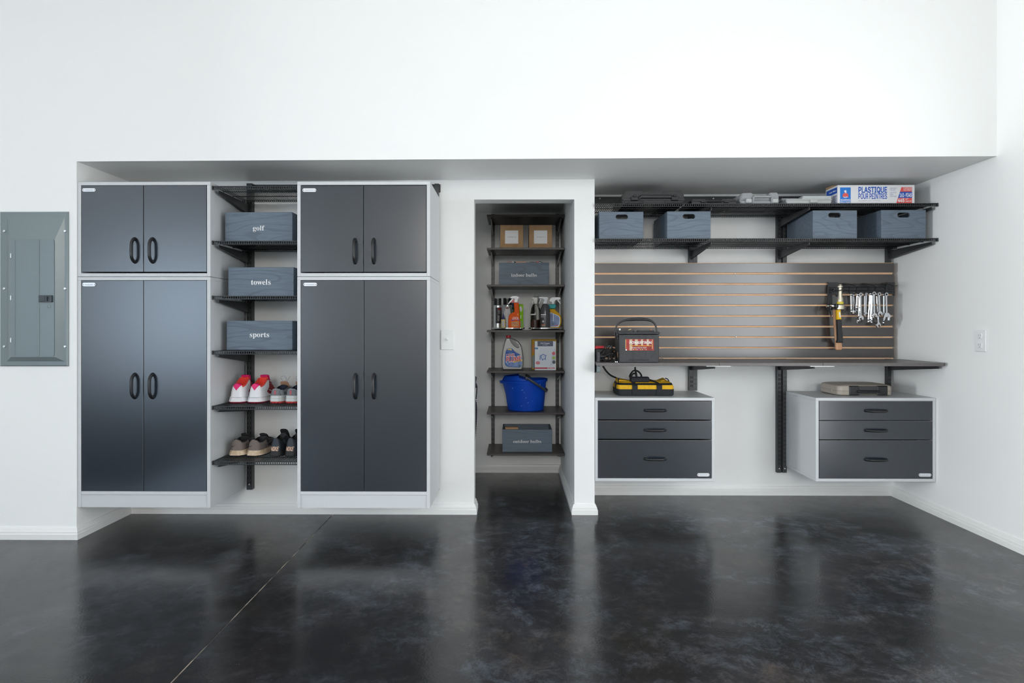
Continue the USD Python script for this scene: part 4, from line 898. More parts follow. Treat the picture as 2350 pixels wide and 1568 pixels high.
# teal, yellow and blue bottle
y = 4.56; q = lambda u, v: P(u, v, y)
t = thing('spray_bottle', 'teal and yellow spray bottle with a blue label and white trigger', 'spray bottle', (X(1274, y), y + .02, zt_))
zz0 = zt_
out = Polygon([(X(1262, y), zz0 + .003), (X(1263, y), zz0), (X(1283, y), zz0), q(1286, 748.5), q(1288.6, 740), q(1288.6, 731), q(1287, 724.5), q(1282, 718), q(1275.5, 712.5), q(1274, 709), q(1262, 709), q(1261.4, 716), q(1262, 735)])
part(t, 'body', pillow(out.buffer(.003).buffer(-.003), y, y + .055, .010), mat('plastic_yellow', (.66, .36, .005), .5, spec=.2), smooth=60)
part(t, 'neck', pillow(Polygon([q(1262.5, 708.8), q(1261, 705), q(1258.6, 700.5), q(1259.3, 698.6), q(1275, 698.4), q(1277, 702), q(1275.6, 705.2), q(1273.8, 708.8)]), y + .006, y + .049, .012), mat('plastic_teal', (.005, .34, .33), .4, spec=.25))
part(t, 'label', [xz(shp([(1262.6, 717), (1269, 719), (1277, 722.5), (1283, 725.5), (1285.5, 730), (1285.6, 741), (1283.5, 748), (1280.5, 750.6), (1263, 750.6)], y), y - .0008, y + .001)], mat('label_white', (.70, .75, .80), .4))
part(t, 'label', [xz(shp([(1262.8, 718.5), (1269, 720.4), (1276, 723.6), (1281.8, 726.6), (1283.6, 731), (1283.4, 741), (1281.5, 747), (1279, 749.4), (1263.2, 749.4)], y), y - .0014, y)], mat('label_blue', (.22, .28, .48), .5, spec=.2, col2=(.30, .38, .56), scale=30))
part(t, 'print', [xz(shp([(1273.5, 747.2), (1281, 745.6), (1281, 746.8), (1273.5, 748.6)], y), y - .0019, y - .001)], RED)
part(t, 'print', [xz(shp([(1266, 742.5), (1272.5, 742), (1272.5, 746), (1266, 746.4)], y), y - .0019, y - .001)], mat('label_slate', (.15, .19, .25), .5))
part(t, 'print', [xz(sbox(*P(1269.2, 738, y), *P(1270.6, 721, y)), y - .0019, y - .001)], WHITE)
trigger_head(t, None, 0, 0, y + .0275, [q(1266, 698.2), q(1267, 695.5), q(1265.5, 693.4), q(1261.2, 691.8), q(1261.4, 687.5), q(1264, 683.8), q(1267, 682), q(1283, 681.6), q(1287, 682.4), q(1287.2, 687), q(1283.5, 688.4), q(1278, 688), q(1274.5, 690), q(1272.6, 693), q(1272, 698.2)], [q(1278.4, 688.2), q(1282, 687.8), q(1285, 692.5), q(1288, 697.4), q(1286.8, 698.2), q(1283, 694)], WHITEP)

# silver jug
JY = 4.53; q = lambda u, v: P(u, v, JY); zj = KZ[4] + .0006; jx = lambda u: X(u, JY)
t = thing('jug', 'silver drain cleaner jug with a red cap and a loop handle', 'jug', (jx(1176), JY + .05, zj))
SILV = mat('plastic_silver', (.30, .30, .295), .36, .30)
outj = Polygon([(jx(1155), zj), (jx(1197), zj), q(1200, 846), q(1201.6, 838), q(1201.6, 824), q(1199.5, 805), q(1197, 794), q(1191, 785), q(1183, 779.5), q(1172, 776.4), q(1171.6, 775.4), q(1161.4, 775.4), q(1160, 778), q(1156.5, 788), q(1152.6, 805), q(1150.8, 822), q(1150.8, 838), q(1152.2, 846)]).buffer(.004).buffer(-.004)
holej = Polygon([q(1170.6, 777.8), q(1175, 779.5), q(1182.5, 783.5), q(1188.5, 789.5), q(1191.6, 796.5), q(1190, 798.6), q(1186, 798.2), q(1179, 793.5), q(1173, 786), q(1170, 780)]).buffer(.002)
part(t, 'body', cut(pillow(outj, JY, JY + .105, .022, 7, 200), xz(holej, JY - .05, JY + .2)), SILV, smooth=50)
part(t, 'cap', lathe([(5.4 * .00336, 0), (5.6 * .00336, .001), (5.6 * .00336, .0165), (5.2 * .00336, .018)], (jx(1166.5), JY + .052, Z(775.4, JY, 1166)), 24), mat('cap_red', (.50, .02, .03), .4))
LBY = JY + .0005
part(t, 'label', xz(shp([(1160.5, 806), (1164, 800.5), (1170, 799), (1176, 800), (1180, 805), (1184, 808.5), (1190, 811), (1195, 816), (1198, 823), (1198.3, 835), (1196.5, 842), (1191, 844), (1166, 842.6), (1159.5, 839), (1158, 833), (1158.6, 818)], JY).buffer(-.001), LBY - .001, LBY), mat('label_royal', (.03, .07, .30), .45, spec=.2, col2=(.10, .20, .50), scale=26), label='blue and red printed label')
lb = '/'.join([t, 'label'])
part(lb, 'print', xz(shp([(1160.5, 832), (1175, 827), (1197.6, 824), (1197.4, 836), (1195.6, 841), (1190, 842.6), (1167, 841)], JY), LBY - .0014, LBY - .0005), mat('label_sky', (.20, .34, .62), .4, col2=(.10, .16, .42), scale=40))
tx = word('LIQUID', 0, 0, 0, w=jx(1180.5) - jx(1162.4), h=.0165, weight=2, slant=.15); tx2 = word('PLUMR', 0, 0, 0, w=jx(1195.8) - jx(1161.5), h=.032, weight=3.5, narrow=.9, slant=.15)
def tilt(m, ang, d): m = moved(m, ry=-ang); m.apply_translation(d); return m
part(lb, 'lettering_back', [tilt(word('PLUMR', 0, 0, 0, w=jx(1196.6) - jx(1160.7), h=.035, weight=8, narrow=.9, slant=.15), .09, (jx(1178.7), LBY - .0012, Z(829.8, JY))), tilt(word('LIQUID', 0, 0, 0, w=jx(1181.3) - jx(1161.7), h=.0185, weight=7, slant=.15), .09, (jx(1171.5), LBY - .0010, Z(818.2, JY)))], WHITE, smooth=False)
part(lb, 'lettering', [tilt(tx2, .09, (jx(1178.7), LBY - .0017, Z(829.2, JY))), tilt(tx, .09, (jx(1171.5), LBY - .0021, Z(817.8, JY)))], mat('print_red', (.62, .02, .03), .4), smooth=False)
part(lb, 'yellow_band', xz(shp([(1178, 829.5), (1198, 824.4), (1198.2, 828.6), (1178.4, 832.6)], JY), LBY - .0019, LBY - .0008), mat('band_yellow', (.85, .62, .03), .4))
part(lb, 'lettering', tilt(word('POWER GEL', 0, 0, 0, w=jx(1196) - jx(1180), h=.0075, weight=1), .10, (jx(1188.2), LBY - .0020, Z(830.4, JY))), mat('print_navy', (.03, .05, .25), .4), smooth=False)
part(lb, 'print', xz(shp([(1164, 803.6), (1166, 801), (1173, 800.4), (1175.3, 804.4)], JY), LBY - .0014, LBY - .0005), mat('print_gold', (.72, .55, .10), .4))
part(lb, 'round_mark', xz(Polygon(ell(*q(1192, 839.4), .009, .009)), LBY - .0021, LBY - .0008), mat('mark_teal', (.04, .12, .16), .4))
# gold and white cartons
GY, VY = 4.62, 4.53
a, b = X(1220.6, GY), X(1277, GY)
t = thing('carton', 'golden carton standing behind the white vacuum bag carton', 'carton', ((a + b) / 2, GY, zj))
part(t, 'box', bx(a, b, GY, GY + .10, zj, Z(779.3, GY, 1240), .0012), mat('card_gold', (.54, .30, .01), .5, spec=.2))
part(t, 'print', [xz(shp([(1221.5, 792), (1226.5, 790), (1226.5, 808), (1221.5, 812)], GY), GY - .0006, GY + .0003)], mat('print_orange', (.62, .22, .05), .5))
part(t, 'print', [xz(shp([(1221.2, 818), (1226.5, 814), (1226.5, 845), (1221.2, 845)], GY), GY - .0006, GY + .0003)], mat('print_grey_blue', (.22, .30, .33), .5))
q = lambda u, v: P(u, v, VY)
a, b = X(1227.2, VY), X(1276, VY); vz1 = Z(783, VY, 1250)
t = thing('carton', 'white vacuum bag carton with a slate title panel and red foot stripe', 'carton', ((a + b) / 2, VY, zj))
part(t, 'box', bx(a, b, VY, VY + .06, zj, vz1, .0012), mat('card_white', (.70, .75, .80), .4))
def pr(par, nm, poly, mt, k=1): return part(par, nm, xz(poly, VY - .0004 * k, VY + .0003), mt, smooth=False)
SLATE = mat('print_slate', (.085, .105, .17), .5)
tp = pr(t, 'title_panel', sbox(*q(1233.4, 795), *q(1269, 783.3)), SLATE)
part(tp, 'lettering', word('AirClean', X(1251, VY), Z(790, VY), VY - .0004, w=X(1262.2, VY) - X(1240.5, VY), h=.0125, depth=.0004), WHITE, smooth=False)
part(tp, 'lettering', word('HYGIENE', X(1251, VY), Z(793, VY), VY - .0004, w=X(1257, VY) - X(1246, VY), h=.005, depth=.0004), WHITE, smooth=False)
pr(t, 'bag_picture', shp([(1232, 838), (1234.5, 815), (1241, 799.5), (1258, 798), (1269, 797.2), (1266, 818), (1261.8, 840.5), (1248, 838.5)], VY), mat('print_bag', (.66, .70, .76), .5))
pr(t, 'bag_edge', shp([(1261.8, 840.5), (1266, 818), (1269, 804), (1274, 797.5), (1275.6, 804), (1275.6, 834), (1266, 839)], VY), mat('print_bag_shade', (.56, .61, .68), .5), 2)
bag = Polygon(ell(*q(1246.5, 819), .019, .021)).union(sbox(*q(1238.2, 826.4), *q(1240.6, 818))).union(sbox(*q(1243.6, 827.6), *q(1247, 820))).union(sbox(*q(1250, 826.6), *q(1252.6, 818))).union(sbox(*q(1239, 818), *q(1254, 815.5)))
fc = pr(t, 'collar_picture', bag, mat('print_mid_blue', (.16, .25, .48), .5), 3)
pr(fc, 'collar_ring', Polygon(ell(*q(1246.8, 819.4), .0125, .0135)), WHITE, 4); pr(fc, 'collar_core', Polygon(ell(*q(1246.8, 819.4), .0075, .0085)), mat('print_pale_blue', (.35, .45, .62), .5), 5)
pr(t, 'round_mark', Polygon(ell(*q(1270.6, 811.5), .0125, .0135)), mat('mark_red', (.62, .12, .15), .5), 3); pr(t, 'round_mark', Polygon(ell(*q(1270.6, 821.6), .0125, .0135)), mat('mark_green', (.36, .50, .12), .5), 3); pr(t, 'round_mark', Polygon(ell(*q(1271, 831.2), .0125, .0135)), mat('mark_charcoal', (.07, .08, .10), .5), 3)
pr(t, 'round_mark', Polygon(ell(*q(1234.4, 833), .017, .0125)), mat('mark_pink', (.66, .22, .26), .5), 3)
pr(t, 'tab_mark', sbox(*q(1227.3, 801.8), *q(1234.8, 798)), mat('print_azure', (.10, .25, .50), .5), 2)
pr(t, 'foot_stripe', sbox(*q(1227.4, 846.8), *q(1256.6, 843.4)), mat('stripe_red', (.55, .06, .09), .5), 2)
fs = pr(t, 'brand_plate', sbox(*q(1258.4, 846.8), *q(1272.6, 843.4)), mat('stripe_red_2', (.55, .06, .09), .5), 2)
part(fs, 'lettering', word('Miele', X(1265.4, VY), Z(846, VY), VY - .0008, w=X(1271, VY) - X(1260, VY), h=.0068, weight=2, depth=.0004), WHITE, smooth=False)

# bucket
UY = 4.475; q = lambda u, v: P(u, v, UY); zu = KZ[5] + .0006
cxb, cyb = X(1206.5, 4.62), 4.615
t = thing('bucket', 'blue plastic bucket with a pouring lip and a dark handle', 'bucket', (cxb, cyb, zu))
BLUE = mat('plastic_blue', (.002, .062, .52), .45, col2=(.003, .08, .60), scale=6, spec=.25)
hB = Z(872, 4.60, 1206) - zu
def bring(z, rx, ry, lip=0.0, zl=0.0, n=40, sh=0.0):
    out = []
    for k in range(n):
        a = 2 * math.pi * k / n; c, s_ = math.cos(a), math.sin(a)
        sp = max(0.0, -c) ** 6
        out.append((cxb + rx * c - lip * sp + sh, cyb + ry * s_ * (1 - .25 * sp * (lip > 0)), zu + z + zl * (.35 * max(0, -c) + .65 * sp) * 0 + zl * (-c)))
    return out
R0, R1 = .141, .166
k_ = .00345
ob = [bring(0, .136, .118), bring(.004, R0, .122), bring(hB * .5, R0 + .010, .130, .006), bring(hB * .86, R1 - .008, .138, .020, -.004), bring(hB * .93, R1 - .004, .141, .026, -.006)]
ib = [bring(hB * 1.2, R1 - .004, .139, .026, -.006), bring(hB * .86, R1 - .013, .134, .020, -.004), bring(hB * .5, R0 + .006, .126, .006), bring(.008, R0 - .004, .118)]
shell = cut(loft(ob + [bring(hB, R1 - .003, .141, .030, -.008)]), loft(ib[::-1]))
part(t, 'shell', shell, BLUE, smooth=50)
rim = cut(loft([bring(hB * .925, R1 + .004, .146, .032, -.008), bring(hB * 1.0, R1 + .006, .148, .034, -.009), bring(hB * 1.012, R1 + .002, .145, .032, -.009)]), loft([bring(hB * .7, R1 - .006, .138, .024, -.006), bring(hB * 1.2, R1 - .003, .140, .028, -.009)]))
part(t, 'rim', rim, BLUE, smooth=40)
part(t, 'pouring_shield', cut(loft([bring(hB * .98, R1 - .002, .139, .026, -.008), bring(hB * 1.18, R1 - .010, .132, .012, -.012)]), loft([bring(hB * .9, R1 - .006, .135, .022, -.008), bring(hB * 1.25, R1 - .014, .128, .008, -.012)]), bx(cxb + .0, cxb + .4, cyb - .3, cyb + .3, zu, zu + .6), moved(bx(cxb - .06, cxb + .3, cyb - .3, cyb + .3, zu + hB * 1.03, zu + hB * 2), ry=.35, c=(cxb, cyb, zu + hB * 1.03))), BLUE, smooth=40)
pv = np.array((X(1208.5, cyb - .15), cyb - .151, Z(867.5, cyb - .15, 1208)))
HND = mat('handle_slate', (.035, .045, .055), .4)
e1 = np.array((X(1255, cyb - .10), cyb - .115, Z(898, cyb - .10, 1255)))
hp = [pv + (0, -.004, 0), pv * .6 + e1 * .4 + (.0, -.022, .004), pv * .25 + e1 * .75 + (0, -.02, .002), e1 + (-.003, 0, 0), (e1[0] + .006, cyb - .04, e1[2] - .002), (e1[0] + .006, cyb + .04, e1[2] - .002), (e1[0] - .003, cyb + .115, e1[2]), (pv[0] * .25 + e1[0] * .75, cyb + .135, pv[2] * .25 + e1[2] * .75), (pv[0], cyb + .155, pv[2])]
part(t, 'handle', tube(hp, .0075, 10, flat=(.55, 1.25)), HND)
part(t, 'handle_pivot', disc_y((pv[0], pv[1] - .012, pv[2]), .0105, .016), HND)
spl = []
rngb = np.random.default_rng(3)
for u, v, a, b in ((1176, 892, .0042, .005), (1198.5, 895, .008, .0028), (1203, 901, .0018, .007), (1207, 913, .004, .003), (1211.5, 924.6, .0042, .0042), (1196.5, 932, .005, .003), (1240, 883, .004, .005), (1222, 921, .002, .004)):
    w_ = .0; x_ = X(u, cyb - .12); z_ = Z(v, cyb - .12, u)
    spl.append(solid(xz(affinity.rotate(Polygon(ell(x_, z_, a, b, 10)), 20), cyb - .2, cyb)))
grown = solid(loft([bring(0, .137, .119), bring(.004, R0 + .0008, .1228), bring(hB * .5, R0 + .0108, .1308, .006), bring(hB * .86, R1 - .0072, .1388, .020, -.004), bring(hB * .92, R1 - .0032, .1418, .026, -.006)]))
inner = solid(loft(ob))
for s_ in spl:
    g = (grown ^ s_) - inner
    if g.volume() > 1e-12: part(t, 'paint_fleck', tm(g), mat('fleck_blue', (.10, .32, .75), .5) if not stage.GetPrimAtPath('/World/Looks/fleck_blue') else UsdShade.Material.Get(stage, '/World/Looks/fleck_blue'))
# hanging bag behind the jamb
gx, gy_ = XJ0 - .085, YB + .12
t = thing('hanging_bag', 'black quilted bag hanging on the closet side of the wall, edge showing past the jamb', 'bag', (gx, gy_, .3))
def bagring(z, x1, d): return [(gx - .16, gy_ + .012, z), (x1 - .03, gy_ + .006, z), (x1 - .008, gy_ + d * .3, z), (x1, gy_ + d * .55, z), (x1 - .02, gy_ + d * .9, z), (gx - .02, gy_ + d, z), (gx - .14, gy_ + d * .9, z)]
ye = gy_ + .07
bp = [(1042, 1088), (1030, 1089), (1010, 1091), (985, 1093), (960, 1094.5), (940, 1095), (925, 1094), (915, 1091)]
def quilt(z): return .0009 * math.sin(z * 2 * math.pi / .016)
zs_list = np.linspace(Z(1042, ye), Z(914, ye), 90)
vz = lambda z: CV - (z - EYE) / scale_at(1090, ye)
part(t, 'body', loft([bagring(z, X(np.interp(-vz(z), [-v for v, u in bp], [u for v, u in bp]), ye) + quilt(z), .12) for z in zs_list]), mat('nylon_black', (.014, .014, .016), .5), smooth=40)
part(t, 'strap', tube([(X(1092.2, ye), ye, Z(916, ye)), (X(1094, ye), ye, Z(900, ye)), (X(1094.5, ye), ye, Z(887, ye)), (X(1092, ye), ye, Z(880, ye))], .0035, 6), BLACKP)
part(t, 'top_pouch', loft([bagring(z, X(u, ye), .09) for z, u in ((Z(891, ye), 1091), (Z(889, ye), 1095), (Z(885, ye), 1095), (Z(882, ye), 1092.5), (Z(872, ye), 1093.5), (Z(866, ye), 1094.5), (Z(863, ye), 1092), (Z(858, ye), 1089))]), BLACKP, smooth=40)
part(t, 'webbing', bx(gx - .05, X(1090.5, ye), gy_ + .03, gy_ + .036, Z(916, ye), Z(889, ye)), BLACKP)
part(t, 'hook', tube([(gx, gy_ + .001, Z(850, ye)), (gx, gy_ + .04, Z(851, ye)), (gx, gy_ + .055, Z(859, ye)), (gx, gy_ + .05, Z(866, ye))], .004, 6), STEEL)
# ---------------------------------------------------------------- tool cases and the carton on the long upper shelf
CY0 = 3.80; zc = s1z + .0006
def Q(u, v, y=CY0): return P(u, v, y)
def bevel_xz(poly, y0, y1, b=.006): return puff(poly.buffer(.002).buffer(-.002), y0, y1, b, 3)
CASEB = mat('case_black', (.020, .020, .022), .42, col2=(.028, .028, .03), scale=300, bump=.15, bscale=500)
t = thing('tool_case', 'large black moulded tool case with two latches on the upper shelf, nearest the column', 'tool case', (X(1495, CY0), CY0, zc))
zt1 = lambda v, u=1495: Z(v, CY0, u)
up = Polygon([Q(1428, 458), Q(1427, 450), Q(1434, 440), Q(1437, 437.2), Q(1471, 437), Q(1477, 439.6), Q(1484, 440.8), Q(1518, 440.8), Q(1525, 437.6), Q(1529, 436.8), Q(1562, 436.8), Q(1568.5, 440), Q(1570.8, 446), Q(1571.2, 458)])
lo = Polygon([(X(1430, CY0), zc), (X(1480, CY0), zc), (X(1482, CY0), zc + .006), (X(1521, CY0), zc + .006), (X(1523, CY0), zc), (X(1568, CY0), zc), Q(1571.4, 458.6), Q(1427.6, 458.6)])
part(t, 'lid', bevel_xz(up, CY0 + .004, CY0 + .335, .014), CASEB); part(t, 'base', bevel_xz(lo, CY0 + .004, CY0 + .335, .010), CASEB)
part(t, 'seam_rib', xz(sbox(*Q(1430, 460), *Q(1571, 456.6)), CY0, CY0 + .338), CASEB)
part(t, 'handle', [tube([(*Q(1467, 455),)[:1] + (CY0 - .002, Q(1467, 455)[1]), (Q(1470, 455)[0], CY0 - .012, Q(0, 455)[1]), (Q(1538, 455)[0], CY0 - .012, Q(0, 455)[1]), (Q(1541, 455)[0], CY0 - .002, Q(0, 455)[1])], .010, 8, flat=(.8, 1.1))], CASEB)
for u in (1456, 1548.5):
    l_ = part(t, 'latch', bx(X(u - 8, CY0), X(u + 8, CY0), CY0 - .012, CY0 + .004, zt1(460.5), zt1(452.6), .002), BLACKP)
    part(l_, 'latch_tongue', [bx(X(u - 3, CY0), X(u + 4, CY0), CY0 - .010, CY0 + .004, zt1(452.4), zt1(448), .002)], BLACKP)
for u0, u1 in ((1433, 1478), (1525, 1568)):
    part(t, 'base_rib', bx(X(u0, CY0), X(u1, CY0), CY0 - .002, CY0 + .01, zc + .008, zt1(461.5), .003), CASEB)
t = thing('tool_case', 'flat black tool case lying between the large black case and the grey case', 'tool case', (X(1638, CY0), CY0, zc))
up = Polygon([Q(1588, 461), Q(1589, 457.5), Q(1593, 456), Q(1620, 456.2), Q(1623, 458.8), Q(1657, 458.8), Q(1660, 455.8), Q(1687, 455.4), Q(1691, 457), Q(1692.5, 461)])
part(t, 'lid', bevel_xz(up, CY0 + .01, CY0 + .31, .008), CASEB); part(t, 'base', bevel_xz(Polygon([(X(1590, CY0), zc), (X(1690, CY0), zc), Q(1692.6, 461.4), Q(1587.8, 461.4)]), CY0 + .01, CY0 + .31, .006), CASEB)
part(t, 'handle', bx(X(1624, CY0), X(1657, CY0), CY0 - .008, CY0 + .008, Z(464.6, CY0, 1640), Z(462, CY0, 1640), .003), BLACKP)
for u in (1615, 1668): part(t, 'latch', bx(X(u - 6, CY0), X(u + 6, CY0), CY0 - .001, CY0 + .012, Z(465, CY0, u), Z(461, CY0, u), .002), BLACKP)
CASEG, CASEP = mat('case_grey', (.33, .34, .355), .45, bump=.1, bscale=500), mat('case_pale_grey', (.50, .53, .52), .45, bump=.1, bscale=500)
t = thing('tool_case', 'mid grey moulded tool case with humped lid in the middle of the upper shelf', 'tool case', (X(1745, CY0), CY0, zc))
up = Polygon([Q(1700, 458.5), Q(1700.5, 452), Q(1704, 443.5), Q(1708, 441.2), Q(1727, 440.8), Q(1731, 443.6), Q(1731.5, 448.6), Q(1766.5, 448.6), Q(1767, 443.4), Q(1771, 440.4), Q(1786, 440.2), Q(1789.6, 443.5), Q(1790.6, 450), Q(1790.8, 458.5)])
part(t, 'lid', bevel_xz(up, CY0 + .012, CY0 + .30, .014), CASEG)
part(t, 'lid_centre', bevel_xz(Polygon([Q(1731, 449), Q(1731, 444.6), Q(1767, 444.6), Q(1767, 449)]), CY0 + .05, CY0 + .29, .008), CASEG)
part(t, 'base', bevel_xz(Polygon([(X(1703, CY0), zc), (X(1788, CY0), zc), Q(1791.4, 458.9), Q(1699, 458.9)]), CY0 + .012, CY0 + .30, .010), CASEG)
part(t, 'handle', tube([(X(1729, CY0), CY0 + .012, zc + .004), (X(1730, CY0), CY0 + .004, Z(452.5, CY0, 1730)), (X(1733, CY0), CY0, Z(451.3, CY0, 1730)), (X(1769, CY0), CY0, Z(451.3, CY0, 1730)), (X(1772, CY0), CY0 + .004, Z(452.5, CY0, 1730)), (X(1773, CY0), CY0 + .012, zc + .004)], .0075, 8), CASEG)
for u in (1719.5, 1780): part(t, 'latch', bx(X(u - 6.5, CY0), X(u + 6.5, CY0), CY0, CY0 + .02, Z(465.4, CY0, u), Z(455.8, CY0, u), .003), CASEP)
t = thing('tool_case', 'pale grey flat tool case beside the white carton', 'tool case', (X(1856, CY0), CY0, zc))
part(t, 'lid', bevel_xz(Polygon([Q(1806.5, 457), Q(1807, 455.4), Q(1843, 455.2), Q(1846, 448.4), Q(1911, 448), Q(1911.6, 457)]), CY0 + .015, CY0 + .30, .006), CASEP)
part(t, 'lid_step', bevel_xz(Polygon([Q(1803.5, 455.6), Q(1804, 450.4), Q(1841, 450), Q(1843, 455.6)]), CY0 + .06, CY0 + .29, .006), CASEG)
part(t, 'base', bevel_xz(Polygon([(X(1809, CY0), zc), (X(1910, CY0), zc), Q(1911.8, 457.4), Q(1806, 457.4)]), CY0 + .015, CY0 + .30, .005), CASEP)
part(t, 'seam_rib', bx(X(1806.5, CY0), X(1911.5, CY0), CY0 + .010, CY0 + .30, Z(458.4, CY0, 1850), Z(456, CY0, 1850), .0015), CASEP)
part(t, 'latch', bx(X(1860.5, CY0), X(1877.5, CY0), CY0 + .002, CY0 + .02, Z(465, CY0, 1870), Z(458.6, CY0, 1870), .002), CASEP)
# carton of plastic sheet
PY = 3.80; a, b = X(1922.5, PY), X(2099, PY); z1 = Z(424.6, PY, 2010)
t = thing('carton', 'long white carton of painters plastic sheet with blue and red print on the upper shelf', 'carton', ((a + b) / 2, PY, zc))
part(t, 'box', bx(a, b, PY, PY + .145, zc, z1, .0012), mat('carton_white', (.82, .82, .83), .45))
part(t, 'open_flap', hull([(a - .001, PY + .02, z1 + .0005), (a - .001, PY + .14, z1 + .0005), (a + .004, PY + .02, z1 + .0005), (a + .004, PY + .14, z1 + .0005), (a - .004, PY + .05, z1 + .010), (a - .004, PY + .14, z1 + .012), (a, PY + .05, z1 + .010), (a, PY + .14, z1 + .012)]), CARD)
PBL, PBL2, PRD = mat('print_cobalt', (.01, .09, .48), .45), mat('print_bright_blue', (.01, .20, .68), .45), mat('print_coral', (.80, .10, .09), .45)
def pc(par, nm, poly, mt, k=1): return part(par, nm, xz(poly, PY - .0004 * k, PY + .0004), mt, smooth=False)
Qp = lambda u, v: P(u, v, PY); cxu = lambda u: X(u, PY); czv = lambda v: Z(v, PY, 2010)
lg = pc(t, 'logo_panel', sbox(cxu(1928), zc + .002, cxu(1952.2), czv(430.2)), PBL2)
# the paint-over-the-globe mark: a tipped can, the red spill and the globe
gc = (cxu(1940.2), czv(449))
globe = Polygon(ell(*gc, .0165, .0150))
drip = unary_union([Polygon(ell(gc[0], gc[1] + .0015, .0185, .0165)).intersection(sbox(gc[0] - .03, gc[1] - .004, gc[0] + .03, gc[1] + .03))] + [sbox(gc[0] + d - .0022, gc[1] - .0075 - l, gc[0] + d + .0022, gc[1]) for d, l in ((-.0155, .004), (-.008, .001), (0, .003), (.009, .000), (.0158, .005))])
pc(lg, 'logo_globe', globe, WHITE, 2)
pc(lg, 'logo_grid', unary_union([Polygon(ell(*gc, .0060, .0145)).difference(Polygon(ell(*gc, .0046, .0135))), sbox(gc[0] - .015, gc[1] - .0065, gc[0] + .015, gc[1] - .0052)]), PBL2, 3)
pc(lg, 'logo_drip', drip, PRD, 4)
pc(lg, 'logo_can', affinity.rotate(unary_union([sbox(gc[0] - .007, gc[1] + .022, gc[0] + .006, gc[1] + .034), sbox(gc[0] - .003, gc[1] + .014, gc[0] + .003, gc[1] + .024)]), 12), WHITE, 5)
part(lg, 'lettering', word('SHERWIN', cxu(1940.2), czv(461.0), PY - .0004, w=cxu(1951.4) - cxu(1929), h=.0098, weight=2, depth=.0005, slant=.12), WHITE, smooth=False)
part(lg, 'lettering', word('WILLIAMS', cxu(1940.2), czv(466.0), PY - .0004, w=cxu(1951.4) - cxu(1928.8), h=.0098, weight=2, depth=.0005, slant=.12), WHITE, smooth=False)
part(t, 'lettering', word('PLASTIQUE', cxu(2002.8), czv(442.2), PY, w=cxu(2035.6) - cxu(1970), h=.0335, weight=3), PBL, smooth=False)
part(t, 'lettering', word('POUR PEINTRES', cxu(2002.8), czv(456.4), PY, w=cxu(2035.6) - cxu(1970), h=.0320, weight=2), PBL, smooth=False)
SMALL = mat('print_pale_violet', (.40, .42, .58), .5)
for s_, v in (("PAINTER'S", 434), ('PLASTIC', 437.9), ('PLÁSTICO', 443.9), ('PARA', 448), ('PINTORES', 452.4)):
    part(t, 'lettering', word(s_, cxu(2042), czv(v), PY, h=.0082, narrow=.72, align='l'), SMALL, smooth=False)
part(t, 'lettering', word('445 m² (4800 PI²)  3,05 m X 121 m X 7,87 µm', cxu(1970), czv(461.6), PY, w=cxu(2020) - cxu(1970), h=.0052, align='l'), SMALL, smooth=False)
bd = Polygon([Qp(2064.6, 464.6), Qp(2071, 429.6), Qp(2092.6, 429.6), Qp(2092.6, 464.6)])
bd = Polygon([(cxu(2056.5), zc + .002), Qp(2068.6, 429.8), Qp(2092.8, 429.8), (cxu(2092.8), zc + .002)])
pn = pc(t, 'code_panel', bd, PRD)
pc(pn, 'code_band', bd.intersection(sbox(cxu(2050), czv(454.6), cxu(2100), czv(440.4))), PBL, 2)
part(pn, 'lettering', word('161-9345', cxu(2091.9), czv(452.2), PY - .0008, w=cxu(2091.9) - cxu(2064.6), h=.0225, weight=3, narrow=.8, align='r', depth=.0005), WHITE, smooth=False)
part(pn, 'lettering', word('445', cxu(2060.4), czv(464), PY - .0004, w=cxu(2075.4) - cxu(2060.4), h=.0205, weight=4, align='l', depth=.0005), WHITE, smooth=False)
part(pn, 'lettering', word('m²', cxu(2078), czv(459), PY - .0004, h=.010, align='l', depth=.0005, weight=1), WHITE, smooth=False)
part(pn, 'lettering', word('(4800 PI²)', cxu(2078), czv(464), PY - .0004, w=cxu(2091.6) - cxu(2078), h=.009, align='l', depth=.0005), WHITE, smooth=False)
for s_, v in (('PLASTIQUE DE', 433.8), ('HAUTE DENSITÉ', 437.8)):
    part(pn, 'lettering', word(s_, cxu(2091.8), czv(v), PY - .0004, w=cxu(2091.8) - cxu(2073.5), h=.0075, align='r', depth=.0005, weight=1), WHITE, smooth=False)
def side(poly, mt, nm, par): 
    m = yz(poly, a - .0006, a + .0004); return part(par, nm, m, mt, smooth=False)
sp = side(Polygon([(PY + .008, z1 - .012), (PY + .135, z1 - .012), (PY + .135, z1 - .050), (PY + .008, z1 - .050)]), PBL, 'side_panel_print', t)
m = word('Sherwin-Williams', 0, 0, 0, w=.085, h=.0095, depth=.0004); m = moved(m, rz=-math.pi / 2); m.apply_translation((a - .0006, PY + .06, z1 - .036)); part(sp, 'lettering', m, WHITE, smooth=False)
side(Polygon([(PY + .010, z1 - .060), (PY + .055, z1 - .060), (PY + .055, zc + .012), (PY + .010, zc + .012)]).difference(unary_union([sbox(PY, zc + k, PY + .06, zc + k + .004) for k in (.020, .032, .044)])), SMALL, 'side_print', t)

